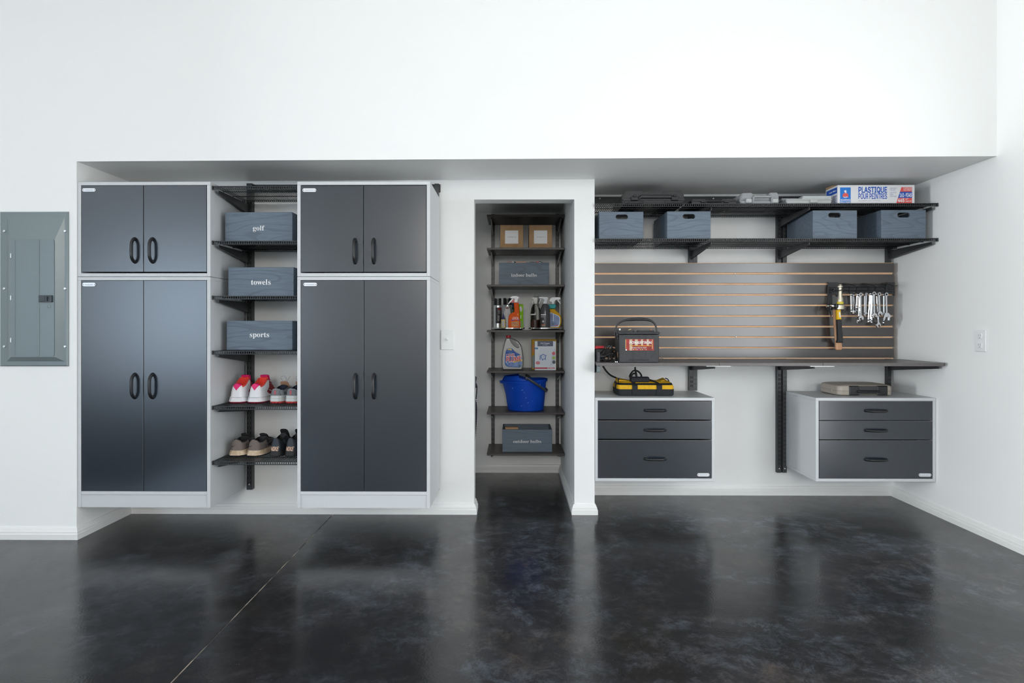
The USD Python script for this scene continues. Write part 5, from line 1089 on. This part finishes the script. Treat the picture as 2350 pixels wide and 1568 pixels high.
# ---------------------------------------------------------------- battery on the bench
AY = 3.690; zb0 = BZ + .0006; A_ = lambda u, v: P(u, v, AY)
ax0, ax1 = X(1421.5, AY), X(1512.5, AY); aD = .165
t = thing('car_battery', 'black car battery with a strap handle and red printed label on the worktop', 'battery', ((ax0 + ax1) / 2, AY, zb0))
BATB = mat('battery_case', (.022, .023, .026), .45, col2=(.034, .036, .040), scale=25, bump=.2, bscale=220)
zlid = Z(767.5, AY, 1460); ztop = Z(762, AY, 1460)
part(t, 'case', bx(ax0, ax1, AY, AY + aD, zb0, zlid - .001, .003), BATB)
ncol = 6
for k in range(ncol):
    c0 = ax0 + (ax1 - ax0) * (k + .06) / ncol; c1 = ax0 + (ax1 - ax0) * (k + .94) / ncol
    part(t, 'rib', bx(c0, c1, AY - .0009, AY + .002, zb0 + .006, zlid - .008, .0008), BATB)
part(t, 'foot_ledge', bx(X(1444, AY), X(1489, AY), AY - .003, AY + .004, Z(827.3, AY, 1460), Z(825.6, AY, 1460), .001), BLACKP)
part(t, 'lid', bx(ax0 - .003, ax1 + .004, AY - .004, AY + aD + .004, zlid, ztop, .004), BATB)
for u0, u1 in ((1418.5, 1457), (1464, 1503)):
    part(t, 'vent_cap', xy(rrect(X(u0, AY + .03), X(u1, AY + .03), AY + .045, AY + .075, .014), ztop - .001, ztop + .0105), BATB)
part(t, 'terminal', lathe([(.008, 0), (.0075, .020), (.006, .022)], (X(1423, AY + .11), AY + .125, ztop - .001), 12), STEEL)
part(t, 'terminal', hull([(X(1445, AY + .06) + d * .009, AY + .060 + e * .008, ztop + .010 + (d > 0) * .006 + h * .003) for d in (-1, 1) for e in (-1, 1) for h in (0, 1)]), mat('terminal_brass', (.62, .50, .30), .35, .8))
part(t, 'terminal', hull([(X(1493.5, AY + .06) + d * .006 * (1 - .5 * h), AY + .060 + e * .006 * (1 - .5 * h), ztop + .010 + h * .010) for d in (-1, 1) for e in (-1, 1) for h in (0, 1)]), mat('terminal_copper', (.30, .14, .07), .5, .4))
part(t, 'side_lug', [bx(ax0 - .012, ax0 - .001, AY + .02, AY + .06, Z(772, AY, 1415), Z(766, AY, 1415), .002), bx(ax0 - .008, ax0, AY + .028, AY + .05, Z(779, AY, 1415), Z(772, AY, 1415), .002)], BATB)
hy = AY + .045; H = lambda u, v: (X(u, hy), hy, Z(v, hy, u))
hp = [H(1411.2, 770), H(1411.8, 760), H(1413.4, 752), H(1417, 746), H(1423, 740.5), H(1431, 736), H(1440, 734.2), H(1450, 733.4), H(1465, 732.7), H(1477, 733), H(1486, 734), H(1494, 736.5), H(1500.5, 741), H(1504.4, 746.5), H(1506.2, 753), H(1507, 763)]
part(t, 'handle', tube(hp, [.0026, .0026, .0026, .0026, .0026, .0028, .004, .0052, .0055, .0052, .0042, .0036, .0032, .003, .0028, .0028], 8, flat=(1.9, .9)), BLACKP, smooth=60)
lb = part(t, 'label', xz(sbox(*A_(1435, 805), *A_(1500.5, 778.5)), AY - .0016, AY + .001), mat('label_dark_red', (.18, .015, .012), .35, col2=(.44, .03, .02), scale=26), label='dark red printed label with white lettering')
for u0, u1, v1 in ((1444.5, 1451, 804.6), (1457, 1463.5, 794), (1471, 1475.6, 794), (1484, 1489, 794)):
    part(lb, 'flame_stripe', xz(sbox(*A_(u0, v1), *A_(u1, 779)), AY - .0019, AY - .001), mat('stripe_cream_%d' % u0, (.50, .33, .20), .5, col2=(.62, .5, .36), scale=60), smooth=False)
for u in (1435.8, 1497): part(lb, 'edge_stripe', xz(sbox(*A_(u - .7, 801), *A_(u + .7, 779)), AY - .0019, AY - .001), mat('stripe_gold_%d' % int(u), (.62, .42, .16), .5), smooth=False)
part(lb, 'lettering', word('POWERTRON', X(1469.6, AY), Z(789.4, AY), AY - .0018, w=X(1495, AY) - X(1443.5, AY), h=.0150, weight=3, slant=.12, depth=.0005), mat('print_silver', (.74, .72, .72), .4), smooth=False)
part(lb, 'rule', xz(sbox(*A_(1447, 794.4), *A_(1495, 793)), AY - .0024, AY - .001), mat('rule_amber', (.72, .34, .02), .5), smooth=False)
part(lb, 'lettering', word('MAXIMUM STARTING POWER', X(1466, AY), Z(799.4, AY), AY - .0018, w=X(1483.5, AY) - X(1449, AY), h=.0052, weight=1, depth=.0005), WHITE, smooth=False)
for k, c in enumerate(((.7, .7, .7), (.75, .6, .1), (.7, .7, .7), (.15, .15, .6), (.7, .6, .1), (.7, .7, .7), (.65, .25, .1), (.7, .7, .7))):
    part(lb, 'symbol', xz(Polygon(ell(X(1453.5 + k * 4.1, AY), Z(802.4, AY), .0031, .0031, 8)), AY - .0024, AY - .001), mat('symbol_%d' % k, c, .5), smooth=False)
part(lb, 'symbol', xz(Polygon(ell(*A_(1437, 803.2), .005, .005, 6)), AY - .0024, AY - .001), WHITE, smooth=False)
part(t, 'side_sticker', yz(sbox(AY + .05, zb0 + .03, AY + .075, zb0 + .062), ax0 - .0008, ax0), CARD)
# charger and leads beside the battery
cx0 = XK + .012; cy0 = 3.80
t = thing('battery_charger', 'red and black battery charger half hidden by the column on the worktop', 'charger', (cx0 + .03, cy0, zb0))
part(t, 'body', bx(cx0, X(1391, cy0), cy0 + .04, cy0 + .22, zb0, Z(800, cy0), .006), BLACKP)
part(t, 'lid', hull([(cx0, cy0 + .04, Z(801, cy0)), (cx0, cy0 + .21, Z(801, cy0)), (X(1393, cy0), cy0 + .04, Z(799.5, cy0)), (X(1393, cy0), cy0 + .21, Z(799.5, cy0)), (cx0 + .006, cy0 + .045, Z(797, cy0)), (X(1370, cy0), cy0 + .045, Z(795.4, cy0)), (X(1391, cy0), cy0 + .05, Z(795.4, cy0)), (X(1370, cy0), cy0 + .2, Z(795.4, cy0)), (X(1391, cy0), cy0 + .2, Z(795.4, cy0))]), RED)
t = thing('power_adapter', 'small dark grey adapter block on the worktop against the column', 'adapter', (cx0 + .02, 3.72, zb0))
part(t, 'block', bx(cx0, X(1377, 3.72), 3.72, 3.785, zb0, Z(808, 3.72), .003), mat('adapter_grey', (.055, .055, .062), .45))
part(t, 'plug', [tube([(X(1377, 3.72), 3.74, Z(818.5, 3.72)), (X(1386, 3.72), 3.74, Z(818.5, 3.72))], .0055, 8), tube([(X(1386, 3.72), 3.74, Z(818.5, 3.72)), (X(1392, 3.72), 3.74, Z(817.5, 3.72))], .0035, 8)], DARKM)
def curve(pts, n=40):
    from scipy.interpolate import CubicSpline
    p = np.array(pts, float); s_ = np.r_[0, np.cumsum(np.linalg.norm(np.diff(p, axis=0), axis=1))]
    return CubicSpline(s_, p)(np.linspace(0, s_[-1], n))
CABLE = mat('cable_black', (.012, .012, .013), .45)
t = thing('cable_bundle', 'tangle of black charger leads between the charger and the battery', 'cable', (X(1398, 3.75), 3.75, zb0))
W3 = lambda u, v, y: (X(u, y), y, max(Z(v, y, u), zb0 + .005))
leads = [[(1392, 817.5, 3.745), (1401, 812, 3.75), (1408, 812.5, 3.75), (1411.5, 819, 3.755), (1410.5, 828, 3.75), (1404, 832, 3.76)],
         [(1378, 811, 3.83), (1386, 801, 3.80), (1393, 789, 3.80), (1395, 786.6, 3.80), (1393.5, 795, 3.80), (1388, 806, 3.79), (1384, 826, 3.80)],
         [(1386, 826, 3.79), (1393, 812, 3.80), (1400, 803, 3.80), (1405, 799.5, 3.80), (1408, 801, 3.80), (1404, 808, 3.79), (1398, 815, 3.78), (1396, 828, 3.77)],
         [(1396, 800, 3.83), (1401, 796, 3.84), (1406, 799, 3.84), (1408, 805, 3.83), (1407, 818, 3.82), (1400, 828, 3.80), (1390, 830, 3.79), (1383, 824, 3.79), (1388, 815, 3.80), (1400, 820, 3.81), (1408, 826, 3.80)],
         [(1394, 830, 3.775), (1397, 823, 3.77), (1399, 812, 3.775), (1404, 806, 3.785), (1409, 810, 3.79)]]
for l_ in leads: part(t, 'lead', tube(curve([W3(*k) for k in l_]), .0042, 7), CABLE, smooth=60)
part(t, 'clamp_tip', sphere(W3(1409.5, 807.5, 3.81), (.004, .004, .005), 1), mat('clamp_yellow', (.72, .38, .02), .4))
part(t, 'tie', [tube(curve([W3(*k) for k in ((1396, 797, 3.79), (1398, 793.5, 3.79), (1401.5, 796.5, 3.79), (1403.5, 793, 3.79))], 16), .0012, 5)], mat('tie_blue', (.2, .34, .42), .4))
t = thing('lead_wire', 'short grey wire end lying on the worktop behind the battery', 'wire', (X(1525, 4.02), 4.02, zb0))
part(t, 'wire', tube(curve([(X(1508, 3.90), 3.90, zb0 + .002), (X(1516, 3.92), 3.92, zb0 + .014), (X(1523, 3.93), 3.93, zb0 + .010), (X(1527, 3.92), 3.92, zb0 + .0022)], 20), .0018, 6), mat('wire_grey', (.14, .14, .15), .4))
t = thing('cable_clip', 'little white clip on the worktop edge beside the battery foot', 'clip', (X(1413.5, 3.70), 3.70, zb0))
part(t, 'clip', [bx(X(1411.5, 3.7), X(1413, 3.7), 3.695, 3.703, zb0, zb0 + .009, .001), bx(X(1412.5, 3.7), X(1416.5, 3.7), 3.696, 3.702, zb0 + .003, zb0 + .0055), bx(X(1416, 3.7), X(1417.5, 3.7), 3.695, 3.703, zb0, zb0 + .009, .001)], WHITEP)

# ---------------------------------------------------------------- yellow tool bag, cord, carry case
GYB = 3.885; zg = DZ + .0006; G = lambda u, v: P(u, v, GYB)
YEL, NYL = mat('canvas_yellow', (.80, .42, .006), .75, col2=(.86, .50, .012), scale=40, bump=.3, bscale=90), mat('canvas_black', (.012, .014, .018), .75, bump=.3, bscale=120)
gx0, gx1 = X(1419.5, GYB), X(1546.5, GYB); gd = .20
t = thing('tool_bag', 'yellow and black canvas tool bag with strap handles on the left drawer unit', 'tool bag', ((gx0 + gx1) / 2, GYB + .1, zg))
zmid = Z(893.5, GYB, 1480)
def bagr(z, i, o, f=0.0, n=10, wob=0.0):
    """A rounded-rectangle ring of the bag at height z, drawn in by i at the ends and o at the long sides."""
    pl = rrect(gx0 - .006 + i, gx1 + .004 - i, GYB + o, GYB + gd - o, .022, 4)
    p = np.array(pl.exterior.coords)[:-1]
    zz = z + wob * np.sin(p[:, 0] * 23) + f * ((p[:, 0] - (gx0 + gx1) / 2) / .18) ** 2
    return np.c_[p, zz]
part(t, 'base', loft([bagr(zg, .006, .004), bagr(zg + .004, .001, .0), bagr(zmid, -.001, -.001, wob=.001)]), NYL, smooth=40)
part(t, 'side_wall', loft([bagr(zmid - .002, .002, .002, wob=.001), bagr(zmid + .014, .0, .0, wob=.001), bagr(zmid + .028, .004, .006, wob=.0015)]), YEL, smooth=50)
part(t, 'zip_band', loft([bagr(zmid + .0275, .004, .007, wob=.0015), bagr(zmid + .034, .010, .014, .006, wob=.001)]), NYL, smooth=50)
part(t, 'top_flap', loft([bagr(zmid + .0335, .012, .020, .006, wob=.001), bagr(zmid + .042, .022, .045, .010, wob=.002), bagr(zmid + .046, .05, .08, .014, wob=.002)]), YEL, smooth=50)
for e_, sx in ((gx0 + .018, -1), (gx1 - .030, 1)):
    part(t, 'flap_ear', loft([[(e_ - .016, y_, zmid + .030), (e_ + .055 * -sx + .012, y_, zmid + .036), (e_ + .055 * -sx + .012, y_, zmid + .050), (e_ - .006, y_, zmid + .060 + .004 * math.sin(y_ * 30)), (e_ - .014, y_, zmid + .056)] for y_ in np.linspace(GYB + .06, GYB + .15, 5)]), YEL, smooth=40)
    part(t, 'ear_piping', tube([(e_ + .012 * sx + .004, GYB + .055, zmid + .030), (e_ + .010 * sx, GYB + .055, zmid + .052), (e_ + .004 * sx, GYB + .06, zmid + .062), (e_, GYB + .10, zmid + .064)], .0035, 6), NYL)
for u in (1457, 1513):
    xs_ = X(u, GYB); w_ = .0175
    part(t, 'strap', loft([[(xs_ - w_, y_, z_), (xs_ + w_, y_, z_), (xs_ + w_, y_ + ty, z_ + tz_), (xs_ - w_, y_ + ty, z_ + tz_)] for y_, z_, ty, tz_ in ((GYB - .004, zg + .004, .003, 0), (GYB - .006, zmid, .003, 0), (GYB - .006, zmid + .020, .003, 0), (GYB + .002, zmid + .031, .001, -.003), (GYB + .03, zmid + .040, 0, -.003))]), NYL, smooth=40)
    hx_ = X(1450 if u == 1457 else 1492, GYB + .05)
    part(t, 'handle_strap', tube(curve([(xs_, GYB + .02, zmid + .036), (xs_ + (hx_ - xs_) * .4, GYB + .035, zmid + .046), (hx_ + (.01 if u == 1457 else -.01), GYB + .05, zmid + .060)], 10), .011, 8, flat=(1.3, .3)), NYL, smooth=60)
part(t, 'handle_wrap', bx(X(1446, GYB + .05), X(1489, GYB + .05), GYB + .028, GYB + .075, Z(877.2, GYB + .05, 1465), Z(865, GYB + .05, 1465), .006), NYL)
part(t, 'side_tab', bx(gx0 - .012, gx0 - .004, GYB + .055, GYB + .075, zmid - .002, zmid + .048, .002), NYL)
t = thing('cord', 'thick black cord hanging from the bench and coiled in loops over the yellow bag', 'cord', (X(1460, 4.10), 4.10, zg + .09))
cd = [(1457.5, 843.2, 4.10), (1458, 850, 4.10), (1460, 858, 4.08), (1461, 866, 4.06), (1458, 868.5, 4.04), (1450, 868.5, 4.03), (1446, 866, 4.03), (1448.5, 857, 4.04), (1455, 851, 4.05), (1462, 851.5, 4.05), (1469, 857, 4.05), (1472, 864, 4.04), (1468, 868.5, 4.03), (1462, 866, 4.02), (1456, 857, 4.02), (1450.5, 861, 4.02), (1449, 867, 4.02), (1451, 869, 4.02)]
part(t, 'cord', tube(curve([(X(u, y), y, Z(v, y, u)) for u, v, y in cd], 120), .0058, 8), CABLE, smooth=60)
t = thing('cord', 'taut black cord running from the bench end down to the yellow bag', 'cord', (X(1400, 4.05), 4.05, zg + .09))
part(t, 'cord', tube(curve([(X(1381, 4.11), 4.11, BZ - BTH - .001), (X(1390, 4.10), 4.10, Z(850, 4.10)), (X(1404, 4.08), 4.08, Z(863, 4.08)), (X(1411, 4.06), 4.06, Z(866, 4.06)), (X(1416, 4.05), 4.05, Z(868.5, 4.05))], 30), .0062, 8), CABLE, smooth=60)
VY0 = 3.90; zv = DZ + .0006
t = thing('carry_case', 'beige hard carry case with a black handle on the right drawer unit', 'case', (X(1985, VY0), VY0 + .12, zv))
BEI = mat('case_beige', (.42, .37, .31), .38, bump=.05, bscale=300)
vx0, vx1 = X(1923.5, VY0), X(2050.3, VY0); vd = .245; zseam = Z(898, VY0, 1985); ztopv = Z(884.5, VY0, 1985)
def vring(z, i, dome=0.0):
    p = np.array(rrect(vx0 + i, vx1 - i, VY0 + i, VY0 + vd - i, .030, 5).exterior.coords)[:-1]
    return np.c_[p, np.full(len(p), z)]
part(t, 'base', loft([vring(zv, .008), vring(zv + .006, .001), vring(zseam - .0008, 0)]), BEI, smooth=40)
part(t, 'lid', loft([vring(zseam + .0008, 0), vring(ztopv - .010, .001), vring(ztopv - .002, .008), vring(ztopv + .004, .03), vring(ztopv + .008, .07), vring(ztopv + .0095, .10)]), BEI, smooth=40)
part(t, 'seam', loft([vring(zseam - .001, .0015), vring(zseam + .001, .0015)]), DARKM)
for u0, u1 in ((1948.5, 1971), (2012.5, 2036.5)):
    part(t, 'handle_block', bx(X(u0, VY0), X(u1, VY0), VY0 - .006, VY0 + .02, zv + .003, ztopv - .004, .004), BLACKP)
part(t, 'recess_plate', bx(X(1970, VY0), X(2014, VY0), VY0 - .001, VY0 + .012, zv + .007, ztopv - .006, .002), DARKM)
part(t, 'handle', tube([(X(1966, VY0), VY0 - .008, zseam - .001), (X(1972, VY0), VY0 - .016, zseam - .001), (X(2010, VY0), VY0 - .016, zseam - .001), (X(2017, VY0), VY0 - .008, zseam - .001)], .0065, 8), BLACKP, smooth=60)
part(t, 'latch', bx(vx0 - .0025, vx0 + .004, VY0 + .075, VY0 + .105, zv + .020, zseam + .006, .002), BEI)

# ---------------------------------------------------------------- hook rack, hammers, nozzle, wrenches on the slatted panel
RY = WY - .004
R = lambda u, v, y=RY: (X(u, y), Z(v, y, u))
t = thing('hook_rack', 'black steel hook rack hanging in the grooves of the slatted panel', 'hook rack', (X(1975, RY), RY, Z(680, RY, 1975)))
for u0, u1, v0, v1 in ((1898.5, 1923, 648, 681), (2032, 2053, 648, 679)):
    x0, x1, z0, z1 = X(u0, RY), X(u1, RY), Z(v1, RY, u0), Z(v0, RY, u0)
    pl = Polygon([(x0 + .004, z0), (x0, (z0 + z1) / 2), (x0 + .006, z1), (x1, z1), (x1, z0), (x1 - .010, z0), (x1 - .012, z0 + .012), (x0 + .022, z0 + .012), (x0 + .010, z0)])
    part(t, 'end_plate', cut(xz(pl, RY - .003, RY + .0035), *[xz(Polygon(ell(x0 + .018 + .012 * (k % 4), z0 + .028 + .017 * (k // 4), .0028, .0028, 8)), RY - .02, RY + .02) for k in range(12)]), BLACKM)
    part(t, 'plate_edge', tube([(x0 + .003, RY - .006, z0), (x0 - .001, RY - .008, (z0 + z1) / 2), (x0 + .005, RY - .006, z1)], .0035, 6), BLACKM)
for v in (659.6, 667.4): part(t, 'cross_bar', bar((X(1921, RY), RY - .010, Z(v, RY, 1975)), (X(2034, RY), RY - .010, Z(v, RY, 1975)), .0022), BLACKM)
part(t, 'back_strip', bx(X(1921, RY), X(2034, RY), RY - .002, RY + .0035, Z(671.5, RY, 1975), Z(650.5, RY, 1975)), BLACKM)
part(t, 'hanging_bar', bar((X(1944, RY - .06), RY - .06, Z(673.6, RY - .06, 1975)), (X(2040, RY - .06), RY - .06, Z(673.6, RY - .06, 1975)), .0026), BLACKM)
for u in (1950, 1966.5, 1993.5, 2009.5):
    part(t, 'hook', tube([(X(u, RY), RY - .008, Z(659, RY, u)), (X(u, RY - .03), RY - .03, Z(658, RY - .03, u)), (X(u - 2, RY - .055), RY - .055, Z(670, RY - .055, u)), (X(u + .5, RY - .06), RY - .062, Z(673, RY - .06, u))], .0026, 6), BLACKM)
for u in (1932, 1978, 2022):
    b0 = np.array((X(u, RY), RY - .002, Z(650.2, RY, u))); b1 = np.array((X(u + 14, RY), RY - .002, Z(650.2, RY, u)))
    tip = np.array((X(u + 34, RY - .16), RY - .16, Z(655.4, RY - .16, u + 34)))
    part(t, 'prong', hull([b0, b1, tip + (-.012, 0, 0), tip + (.010, 0, 0)] + [q_ + (0, 0, -.004) for q_ in (b0, b1, tip + (-.012, 0, 0), tip + (.010, 0, 0))]), BLACKM)
part(t, 'tool_loop', tube(curve([(X(1911, RY), RY - .006, Z(664, RY)), (X(1910, RY - .03), RY - .03, Z(669, RY)), (X(1913, RY - .07), RY - .07, Z(671, RY)), (X(1920, RY - .112), RY - .112, Z(670, RY)), (X(1936, RY - .114), RY - .114, Z(668.5, RY)), (X(1942, RY - .07), RY - .07, Z(667.5, RY)), (X(1941, RY - .01), RY - .011, Z(667, RY))], 24), .0030, 6), BLACKM)
part(t, 'drop_arm', bx(X(1901, RY), X(1910, RY), RY - .004, RY + .003, Z(702, RY, 1905), Z(677, RY, 1905), .001), BLACKM)
for u in (1900, 1910.5): part(t, 'tool_arm', tube([(X(u, RY), RY - .003, Z(709.5, RY)), (X(u, RY - .10), RY - .105, Z(709.8, RY - .10))], .0030, 6), BLACKM)
part(t, 'arm_plate', bx(X(1898, RY), X(1912.5, RY), RY - .004, RY + .003, Z(712, RY, 1905), Z(701.5, RY, 1905), .001), BLACKM)
# hammers
def claw_hammer(label, y, pts_handle, hm, head_u, head_v, face_u, face_mt, head_mt, claw, extra=None):
    t = thing('hammer', label, 'hammer', (X(head_u, y), y, Z(800, y, head_u)))
    pl = Polygon([P(u, v, y) for u, v in pts_handle]).buffer(.001).buffer(-.001)
    part(t, 'handle', pillow(pl, y - .012, y + .012, .009, 5, 120), hm, smooth=60)
    zh = Z(head_v, y, head_u); xh = X(head_u, y); xf = X(face_u, y)
    part(t, 'head', fuse(bx(xh - .013, xh + .016, y - .013, y + .013, zh - .014, zh + .014, .004), tube([(xf + .004, y, zh), (xh, y, zh)], .009, 14)), head_mt)
    part(t, 'face', tube([(xf - .008, y, zh), (xf - .005, y, zh), (xf + .008, y, zh), (xf + .012, y, zh)], [.010, .012, .012, .009], 16), face_mt)
    part(t, 'claw', tube(curve([P(u, v, y)[:1] + (y, P(u, v, y)[1]) for u, v in claw], 14), np.linspace(.011, .003, 14), 8, flat=(.7, 1.2)), head_mt, smooth=60)
    if extra: extra(t)
    return t
WOODH = wood('hickory', (.60, .30, .15), (.74, .42, .24), 1, .45)
HY1, HY2 = RY - .045, RY - .092
claw_hammer('wooden-handled claw hammer hanging at the rack end, behind the black-gripped hammer', HY1, [(1912, 711), (1918, 710.4), (1919.4, 718), (1920.5, 740), (1922, 765), (1922, 775), (1927.5, 786), (1931, 788), (1931.5, 801), (1929, 804), (1919, 804), (1917.3, 801), (1917, 790), (1915, 765), (1913, 735)], WOODH, 1916, 703, 1899.5, STEEL, DARKM, [(1917, 703), (1924, 702), (1932, 705), (1937, 712)])
GRIPY = mat('grip_yellow', (.85, .50, .0), .4)
def grip(t):
    pl = Polygon([P(u, v, HY2) for u, v in ((1919.8, 733.8), (1929.2, 733.4), (1930.6, 750), (1932.6, 770), (1933.4, 786.6), (1919.6, 786.8), (1919.4, 784.6), (1921.4, 779), (1921, 760))])
    part(t, 'grip', pillow(pl, HY2 - .0135, HY2 + .0135, .008, 5, 120), mat('grip_black', (.016, .017, .018), .55), smooth=60)
    part(t, 'label', xz(Polygon([P(u, v, HY2) for u, v in ((1922.6, 716.5), (1926, 716.3), (1927.2, 728.4), (1924, 728.6))]), HY2 - .0128, HY2 - .010), WHITE)
claw_hammer('claw hammer with a yellow neck and a black rubber grip at the rack end', HY2, [(1919, 711.6), (1927.4, 711.2), (1929.4, 733.6), (1919.6, 734)], GRIPY, 1921, 702.5, 1909.5, CHROME, BLACKP, [(1906, 703), (1904.6, 709), (1905.4, 717), (1907.4, 727)], grip)
# hose nozzle
NY = RY - .090; NZ = lambda v: Z(v, NY, 1928)
nx = X(1928, NY); sN = scale_at(1928, NY); zn = NZ(711)
t = thing('hose_nozzle', 'dull brass hose nozzle with a yellow ring hanging from the hook rack', 'nozzle', (nx, NY, zn))
BRS = mat('dull_brass', (.58, .53, .42), .32, .85)
hN = lambda v: NZ(v) - zn
part(t, 'coupling', lathe([(6.4 * sN, 0), (8.4 * sN, .003), (8.4 * sN, hN(701)), (6.8 * sN, hN(698.6))], (nx, NY, zn), 14), BRS, smooth=20)
part(t, 'ring', lathe([(6.9 * sN, hN(698.2)), (7.0 * sN, hN(697.8)), (7.0 * sN, hN(693.2)), (6.6 * sN, hN(692.8))], (nx, NY, zn), 20), mat('ring_yellow', (.78, .62, .04), .4))
part(t, 'barrel', lathe([(6.4 * sN, hN(692.6)), (6.0 * sN, hN(685)), (4.4 * sN, hN(680)), (3.9 * sN, hN(660.6))], (nx, NY, zn), 24), BRS, smooth=40)
part(t, 'tip_flange', lathe([(4.6 * sN, hN(660.4)), (6.0 * sN, hN(659.6)), (6.0 * sN, hN(656.8)), (4.4 * sN, hN(655.4)), (4.2 * sN, hN(653.8))], (nx, NY, zn), 24), BRS)
t = thing('wire_ends', 'few bare wire ends sticking out beside the hose nozzle', 'wire', (X(1938, NY + .03), NY + .03, Z(708, NY)))
for du, dv in ((8, 4), (6, 6), (4, 7)): part(t, 'wire', bar((X(1934, NY + .025), NY + .025, Z(700.5, NY)), (X(1936 + du, NY + .02), NY + .02, Z(700.5 + dv, NY)), .0012, 5), STEEL)
# wrenches
def wrench(label, top, bot, turn, size, y, ring=True, jaw=1.0, adjustable=False):
    """A combination wrench: ring up on the bar, jaw down. turn: how far it is turned about the vertical."""
    (u0, v0), (u1, v1) = top, bot
    a, b = np.array(P(u0, v0, y)), np.array(P(u1, v1, y)); L = np.linalg.norm(b - a); s_ = size
    t = thing('wrench', label, 'wrench', (a[0], y, a[1]), 0, 'wrenches on the hook rack')
    ang = math.atan2(b[0] - a[0], a[1] - b[1])
    def put(m):
        m = moved(join(m), rz=turn); m = moved(m, ry=-ang); m.apply_translation((0, 0, 0)); return m
    r1 = s_ * 1.0; th = .0032 + s_ * .12
    ringp = Polygon(ell(0, 0, r1, r1, 22)).difference(Polygon(ell(0, 0, r1 * .60, r1 * .60, 12)))
    part(t, 'ring_end', put(xz(ringp, -th * 1.15, th * 1.15)), CHROME, local=True, smooth=30)
    w0, w1 = s_ * .46, s_ * .42
    sh = Polygon([(-w0, -r1 * .88), (w0, -r1 * .88), (w1, -L + s_ * 1.0), (-w1, -L + s_ * 1.0)])
    part(t, 'shank', put(puff(sh, -th * .75, th * .75, th * .3, 2)), CHROME, local=True, smooth=30)
    j = s_ * 1.45 * jaw
    if adjustable:
        hd = Polygon([(-.6 * j, .9 * j), (.62 * j, .9 * j), (1.55 * j, -.25 * j), (1.1 * j, -.55 * j), (.9 * j, -1.5 * j), (.45 * j, -1.45 * j), (.5 * j, -.45 * j), (-.35 * j, -.35 * j), (-.75 * j, -1.3 * j), (-1.15 * j, -1.2 * j), (-1.1 * j, -.3 * j)])
        part(t, 'jaw', put(moved(join(puff(hd, -th * 1.1, th * 1.1, th * .4, 2)), (0, 0, -L))), CHROME, local=True, smooth=30)
        part(t, 'knurl', put(moved(tube([(.15 * j, -th * .4, -.15 * j), (.55 * j, -th * .4, -.15 * j)], th * 1.1, 8), (0, 0, -L))), SCREW, local=True)
    else:
        hd = Polygon(ell(0, 0, j, j, 22)).difference(affinity.rotate(sbox(-.48 * j, -2 * j, .48 * j, .12 * j), 15, origin=(0, 0)))
        part(t, 'jaw', put(moved(xz(hd, -th, th), (0, 0, -L))), CHROME, local=True, smooth=30)
HYW = RY - .06
WR = [('smallest wrench, first from the nozzle, turned edge on', (1952.6, 676), (1953.5, 715), 1.15, .0085, -.010),
      ('small wrench, second from the nozzle, hanging straight', (1957.2, 675.6), (1958, 716.5), .55, .0090, -.004),
      ('small thin wrench, third from the nozzle, slanting to the right', (1958.8, 675.4), (1964.5, 714.5), .35, .0088, .006),
      ('narrow wrench turned edge on beside the long open wrench', (1967, 676), (1965.6, 706), 1.2, .0085, .010),
      ('long wrench behind the thick one, its jaw lowest in the first bunch', (1971.6, 677), (1971.4, 736.5), .75, .0110, .002),
      ('thick wrench with a large ring in the first bunch', (1974.3, 676.2), (1975.2, 730.5), .15, .0130, -.012),
      ('medium wrench, edge on, in the middle of the row', (1984.2, 677), (1984, 722.5), 1.1, .0095, .004),
      ('medium wrench facing out in the middle of the row', (1987.3, 675), (1986.5, 722.5), .30, .0112, -.008),
      ('long wrench turned edge on, first of the close bundle', (1996, 675), (1992.2, 738), 1.2, .0095, .010),
      ('long wrench turned edge on, second of the close bundle', (1998.6, 674), (1997.2, 737), 1.1, .0100, .003),
      ('long wrench half turned, third of the close bundle', (2001.4, 675), (2000.4, 740), 1.0, .0105, -.013),
      ('medium wrench facing out, last of the close bundle', (2005, 673.6), (2006.5, 724.5), .12, .0125, -.024),
      ('longest wrench with the lowest open jaw in the row', (2013, 676), (2015.5, 746.5), .32, .0130, .002),
      ('medium wrench with a large ring in front of the longest wrench', (2017, 675.4), (2019, 720.5), .15, .0125, -.010),
      ('wrench half hidden behind the adjustable wrench', (2028.5, 676), (2028.6, 741), .80, .0110, .004)]
for lab, a, b, tn, s_, dy in WR: wrench(lab, a, b, tn, s_, HYW + dy)
wrench('adjustable wrench with a wide angled jaw, last on the row', (2033.4, 676), (2034.5, 725), .10, .0130, HYW - .012, jaw=1.15, adjustable=True)
